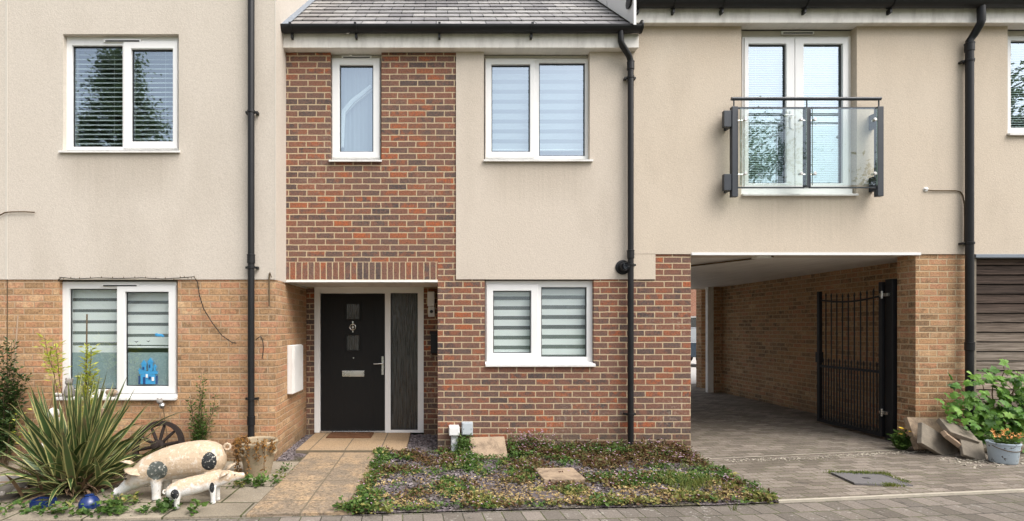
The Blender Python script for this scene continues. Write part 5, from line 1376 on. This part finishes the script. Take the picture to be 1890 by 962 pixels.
for k in range(9500):
    x = rg.uniform(-.7, 2.99); e_ = edge(x); y = rg.uniform(e_ + .0, -.03)
    near = math.exp(-(-y / .42) ** 2) * (1.0 if x > .28 else .2)     # thick along the wall
    if .68 < x < 1.0 and y > -.42 and x < .88: near *= .3
    if abs(x - .64) < .24 and y > -.38: continue
    if abs(x - 1.255) < .22 and abs(y + 1.1) < .22 and rg.random() < .93: continue
    if abs(x - 1.0) < .16 and abs(y + 1.72) < .12: continue
    side_ = math.exp(-((x - 2.95) / .2) ** 2) * .3 + math.exp(-((x + .68) / .08) ** 2) * .6 + math.exp(-((y - e_) / .10) ** 2) * .35
    d1 = dens(x, y, 2.4, 3.1); d2 = dens(x, y, 1.5, 11.7)
    pr = near * .95 + side_ + max(0, (d1 - .44) * 3.6) * (.75 if y < -.4 else 1) * (1.15 if x > .3 else .75)
    if rg.random() > pr: continue
    h = .015 + .115 * near * rg.uniform(.5, 1.15) + .03 * rg.random() + .03 * max(0, d1 - .5)
    if x > 1.0 and y > -.3: kind = 'leaf_red' if d2 < .58 + .1 * rg.random() else 'leaf_mid'
    elif y < e_ + .45 and x > .2: kind = rg.choice(('leaf_yel', 'leaf_yel', 'leaf_mid', 'leaf_red'))
    else: kind = 'leaf_red' if d2 > .47 + rg.gauss(0, .06) else ('leaf_mid' if rg.random() < .8 else 'leaf_yel')
    if .35 < x < .95 and y > -.6: kind = 'leaf_mid' if rg.random() < .9 else 'leaf_red'
    plantlet(x, y, h, kind, 10, rg.choice((.022, .028, .036, .045)), 0, .09 if kind != 'leaf_yel' else .02)
lit = MB()
for k in range(4200):
    x = rg.uniform(-.6, 2.95); e_ = edge(x); y = e_ + .03 + abs(rg.gauss(0, .45))
    if x > 2.9 or y > -.3 or dens(x, y, 3, 6.2) < .42: continue
    a = rg.uniform(0, 6.28); lit.leaf((x, y, rg.uniform(.008, .035)), (math.cos(a), math.sin(a), rg.gauss(0, .25)), (rg.gauss(0, .3), rg.gauss(0, .3), 1), rg.uniform(.02, .045), rg.uniform(.012, .024))
tag(build(lit, 'leaf_litter', M['litter'], normals=False), 'dry tan and yellow fallen leaves scattered over the slate bed', 'leaf litter', kind='stuff')
# tufts climbing beside the boxes and the slab
for k in range(130): plantlet(rg.uniform(.25, .42), rg.uniform(-.22, -.02), rg.uniform(.05, .26), 'leaf_mid', 9, .03)
for k in range(170): plantlet(rg.gauss(1.12, .13), rg.uniform(-.2, -.03), rg.uniform(.05, .27), 'leaf_mid' if rg.random() < .6 else 'leaf_red', 9, .028, 0, .5)
for n_, lab, cat in (('leaf_mid', 'green low creeping leaves spreading through the garden bed', 'ground cover'), ('leaf_red', 'reddish brown creeping leaves spreading through the garden bed', 'ground cover'), ('leaf_yel', 'yellowing weed leaves along the front of the garden bed', 'ground cover')):
    tag(build(cov[n_], 'ground_cover', M[n_], normals=False), lab, cat, kind='stuff')
tag(build(fl, 'tiny_flowers', M['petal'], normals=False), 'tiny pale pink flowers dotted over the creeping leaves', 'flowers', kind='stuff')
cov = {k: MB() for k in ('leaf_mid', 'leaf_yel')}; gr = MB()
def tuft(x, y, n_, h, z0=0.0):
    for i in range(n_):
        a = rg.uniform(0, 6.28); gr.leaf((x + rg.gauss(0, .02), y + rg.gauss(0, .015), z0 - .004), (math.cos(a) * .5, math.sin(a) * .5, 1), (math.cos(a), math.sin(a), .2), h * rg.uniform(.5, 1.2), .006)
for cx_, cy_, sx_, sy_, n_ in ((-2.62, -2.15, .1, .03, 11), (-2.36, -2.15, .05, .03, 5), (-2.0, -2.14, .06, .02, 4), (-2.95, -2.14, .1, .04, 14), (-3.6, -2.15, .25, .05, 14), (-2.28, -1.98, .03, .04, 12), (-1.72, -1.35, .09, .05, 14), (-1.88, -1.38, .04, .04, 8), (-1.6, -.9, .02, .3, 8), (-2.75, -1.95, .06, .05, 12), (-.66, -2.1, .08, .03, 24), (-.5, -2.05, .1, .03, 14), (3.03, -1.1, .025, .35, 12)):
    for k in range(n_):
        x, y = rg.gauss(cx_, sx_), rg.gauss(cy_, sy_)
        plantlet(x, y, rg.uniform(.02, .10), 'leaf_mid' if rg.random() < .9 else 'leaf_yel', 9, rg.choice((.035, .05, .06)))
for k in range(90):                      # moss grass round the manhole cover
    s = rg.random(); p = rotm @ Vector((-.27 + .56 * s, .21 + rg.gauss(0, .02), 0)); tuft(p.x, p.y, 9, .035, gz(p.x))
for k in range(26):
    p = rotm @ Vector((rg.gauss(.05, .05), -.2 + rg.gauss(0, .012), 0)); tuft(p.x, p.y, 9, .035, gz(p.x))
for k in range(30):
    p = rotm @ Vector((.26 + rg.gauss(0, .015), rg.uniform(-.1, .2), 0)); tuft(p.x, p.y, 7, .03, gz(p.x))
for k in range(70): tuft(rg.gauss(2.45, .14), rg.gauss(-1.4, .18), 11, .10)
for k in range(55): tuft(rg.gauss(3.04, .04), rg.uniform(-1.6, -.1), 8, .05, .0)
for k in range(50): tuft(rg.uniform(6.2, 7.2), rg.gauss(-.95, .06), 9, .07, gz(6.5))
for k in range(24): tuft(rg.uniform(5.85, 6.3), rg.gauss(-.05, .02), 7, .04, gz(6))
for k in range(30): tuft(rg.uniform(1.9, 2.9), -.06 + rg.gauss(0, .03), 9, .18)
for n_, lab in (('leaf_mid', 'green weeds sprouting between the left flagstones'), ('leaf_yel', 'yellowish weeds sprouting between the left flagstones')):
    tag(build(cov[n_], 'weeds', M[n_], normals=False), lab, 'weeds', kind='stuff')
M['grass'] = mat_leaf('short_grass', [(0, (.07, .11, .02)), (.5, (.14, .18, .035)), (1, (.28, .28, .07))])
tag(build(gr, 'grass_tufts', M['grass'], normals=False), 'fine grass tufts round the manhole and along paving edges', 'grass', kind='stuff')
# loose stones and leaf crumbs where pavings meet
mb2 = mb; mb = MB()
for k in range(420):
    x = rg.uniform(3.3, 6.0); chip(x, -.52 + .1 * (x - 3.05) + rg.gauss(0, .04) - .05 * math.exp(-((x - 4.3) / .35) ** 2), rg.uniform(.006, .022) , gz(x) - .002)
for k in range(350): x = rg.uniform(5.6, 7.2); chip(x, rg.gauss(-.72, .1) - .12 * (x - 5.6), rg.uniform(.008, .03), gz(x) - .002)
tag(build(mb, 'loose_grit', M['kerb'], normals=False), 'pale loose grit scattered over the carport threshold paving', 'grit', kind='stuff')

# ------------------------------------------------------------------ beyond the carport
def tree(label, base, h, cr, seed, ncl=60, per=190, crown0=.28, conic=False, ls=.2):
    rg = random.Random(seed); b = Vector(base); o = thing('street_tree', label, 'tree', b, 'trees across the street')
    mt, ml = MB(), MB()
    mt.tube([b + Vector((0, 0, -.1)), b + Vector((.05, 0, h * .25)), b + Vector((-.05, .05, h * .55)), b + Vector((0, 0, h * .92))], [h * .022, h * .018, h * .011, h * .003], 10)
    for k in range(ncl):
        f = rg.uniform(0, 1); zc_ = h * (crown0 + (1 - crown0) * f)
        rad = cr * ((1 - f) ** .8 + .06 if conic else math.sqrt(max(.02, 1 - (2 * f - .9) ** 2 / 1.25)))
        a = rg.uniform(0, 6.28); r_ = rad * math.sqrt(rg.random()) ** .6
        c = b + Vector((math.cos(a) * r_, math.sin(a) * r_, zc_ + rg.gauss(0, .1)))
        mt.tube([b + Vector((0, 0, max(.15 * h, zc_ - r_ * .55))), b.lerp(c, .55) + Vector((0, 0, (zc_ - r_ * .4) * .45)), c], [h * .006, h * .004, h * .0015], 5, cap=False)
        s = rg.uniform(.35, .75) * cr * (.24 if conic else .36)
        for i in range(per):
            d = Vector((rg.gauss(0, 1), rg.gauss(0, 1), rg.gauss(0, .7))); p = c + d * s * .6
            ml.leaf(p, (rg.gauss(0, 1), rg.gauss(0, 1), rg.gauss(0, .7)), (rg.gauss(0, 1), rg.gauss(0, 1), 1), ls * rg.uniform(.6, 1.2), ls * .55)
    build(mt, 'trunk', M['bark'], o, normals=False, smooth='full'); build(ml, 'crown', M['leaf_tree'], o, normals=False)
    return o
bw = thing('brick_house', 'red brick house far beyond the carport passage', 'house', (12, 24, 0))
build(MB().panel(6, 20, -.1, 5.2, 24, 24.3, [(11, 12.2, 1.0, 2.2), (14, 15.2, 1.0, 2.2)]), 'wall', M['far'], bw)
for x in (11, 14): 
    wdo = build(MB().panel(x + .01, x + 1.19, 1.01, 2.19, 24.05, 24.12, [(x + .08, x + .56, 1.08, 2.12), (x + .64, x + 1.12, 1.08, 2.12)]), 'window', M['upvc'], bw)
    build(MB().box(x + .05, x + 1.15, 24.07, 24.08, 1.05, 2.15), 'pane', M['obscure'], wdo)
mb = MB(); mb.face([(5.7, 23.6, 5.1), (20.3, 23.6, 5.1), (20.3, 27, 8), (5.7, 27, 8)]); mb.face([(5.7, 27, 8), (20.3, 27, 8), (20.3, 30.4, 5.1), (5.7, 30.4, 5.1)])
build(mb, 'roof', M['slate'], bw)
build(MB().box(6, 20, 29.7, 30, -.1, 5.1), 'rear_wall', M['far'], bw)
gw = thing('garden_wall', 'tall buff brick wall end just beyond the carport, beside white post', 'wall', (6.9, 6.4, 0))
build(MB().box(6.40, 8.6, 6.25, 6.5, -.1, 2.62), 'brickwork', M['buff2'], gw)
build(MB().box(6.37, 8.63, 6.22, 6.53, 2.621, 2.68), 'coping', M['concrete'], gw)
# parked car, profile extruded with tumblehome
cc = Vector((8.55, 13.6, gz(8)))
car = thing('parked_car', 'dark blue grey car parked in the yard beyond carport', 'car', cc, None, True)
M['carpaint'] = mat_simple('blue_grey_car_paint', (.03, .045, .065), .2, .6, var=.05)
M['carglass'] = mat_simple('dark_car_glass', (.05, .065, .075), .08, .8)
M['tyre'] = mat_simple('tyre_rubber', (.02, .02, .02), .8, .2)
mb = MB()
low = [(-2.05, .35), (-2.1, .55), (-2.02, .72), (-1.2, .9), (1.7, .92), (2.0, .88), (2.08, .6), (2.05, .35)]
def prism(mb_, prof, y0, y1, taper=0):
    n_ = len(prof); b_ = len(mb_.v); cx_ = sum(p[0] for p in prof) / n_
    for y in (y0, y1): mb_.v += [(p[0], y, p[1]) for p in prof]
    mb_.f.append(tuple(b_ + i for i in range(n_))); mb_.m.append(0); mb_.f.append(tuple(b_ + n_ + i for i in reversed(range(n_)))); mb_.m.append(0)
    for i in range(n_): j = (i + 1) % n_; mb_.f.append((b_ + i, b_ + n_ + i, b_ + n_ + j, b_ + j)); mb_.m.append(0)
prism(mb, low, -.86, .86); prism(mb, [(-.45, 1.40), (-.2, 1.46), (1.2, 1.44), (1.5, 1.37)], -.66, .66)
for x0, x1, x2, x3 in ((-1.15, -1.05, -.5, -.4), (.28, .36, .36, .28), (1.15, 1.25, 1.2, 1.1), (1.85, 1.95, 1.5, 1.4)):
    for s in (-1, 1):
        mb.face([(x0, s * .85, .9), (x1, s * .85, .9), (x2, s * .67, 1.41), (x3, s * .67, 1.41)]); mb.face([(x0, s * .80, .9), (x3, s * .62, 1.41), (x2, s * .62, 1.41), (x1, s * .80, .9)])
build(mb, 'body', M['carpaint'], car, local=True, bevel=.03, smooth=True)
mb = MB()
for s in (-1, 1): mb.face([(-1.1, s * .83, .905), (1.9, s * .83, .905), (1.46, s * .655, 1.4), (-.46, s * .655, 1.4)])
mb.face([(-1.12, -.83, .905), (-1.12, .83, .905), (-.46, .65, 1.4), (-.46, -.65, 1.4)]); mb.face([(1.92, -.83, .905), (1.46, -.65, 1.4), (1.46, .65, 1.4), (1.92, .83, .905)])
build(mb, 'windows', M['carglass'], car, local=True)
for x in (-1.3, 1.28):
    for s in (-1, 1):
        wv = build(MB().lathe([(.2, -.1), (.3, -.1), (.32, -.06), (.32, .06), (.3, .1), (.2, .1)], (x, s * .80, .32), 24, 'y'), 'wheel', M['tyre'], car, local=True, smooth=True)
        mb = MB().lathe([(.06, 0), (.05, .02)], (x, s * .80 + s * .0 - (.1 if s < 0 else -.12), .32), 12, 'y')
        for k in range(5):
            a = k * 1.257; mb.tube([(x + .04 * math.cos(a), s * .9, .32 + .04 * math.sin(a)), (x + .19 * math.cos(a), s * .9, .32 + .19 * math.sin(a))], .03, 6)
        build(mb, 'rim', M['steel'], wv, local=True)
mb = MB().box(-2.12, -2.02, -.7, -.45, .6, .72); build(mb, 'headlight', M['steel'], car, local=True)
mb = MB().box(-2.12, -2.02, .45, .7, .6, .72); build(mb, 'headlight', M['steel'], car, local=True)
for s in (-1, 1): build(MB().box(2.0, 2.07, s * .6 - .12, s * .6 + .12, .7, .86), 'tail_light', mat_simple('red_lens', (.3, .01, .01), .2), car, local=True)

# ------------------------------------------------------------------ trees over the road (seen mirrored in the window panes)
tree('conical dark tree mirrored in the upper left window', (-11.0, -12.6, 0), 11.0, 2.7, 61, 150, 150, .2, True, .13)
tree('broad round tree mirrored in the French doors', (10.0, -12.4, 0), 8.6, 3.0, 62, 85, 170, .22, False, .15)
tree('tall round tree mirrored in the far right window', (20.5, -13.5, 0), 11.0, 3.6, 63, 85, 150, .22, False, .22)
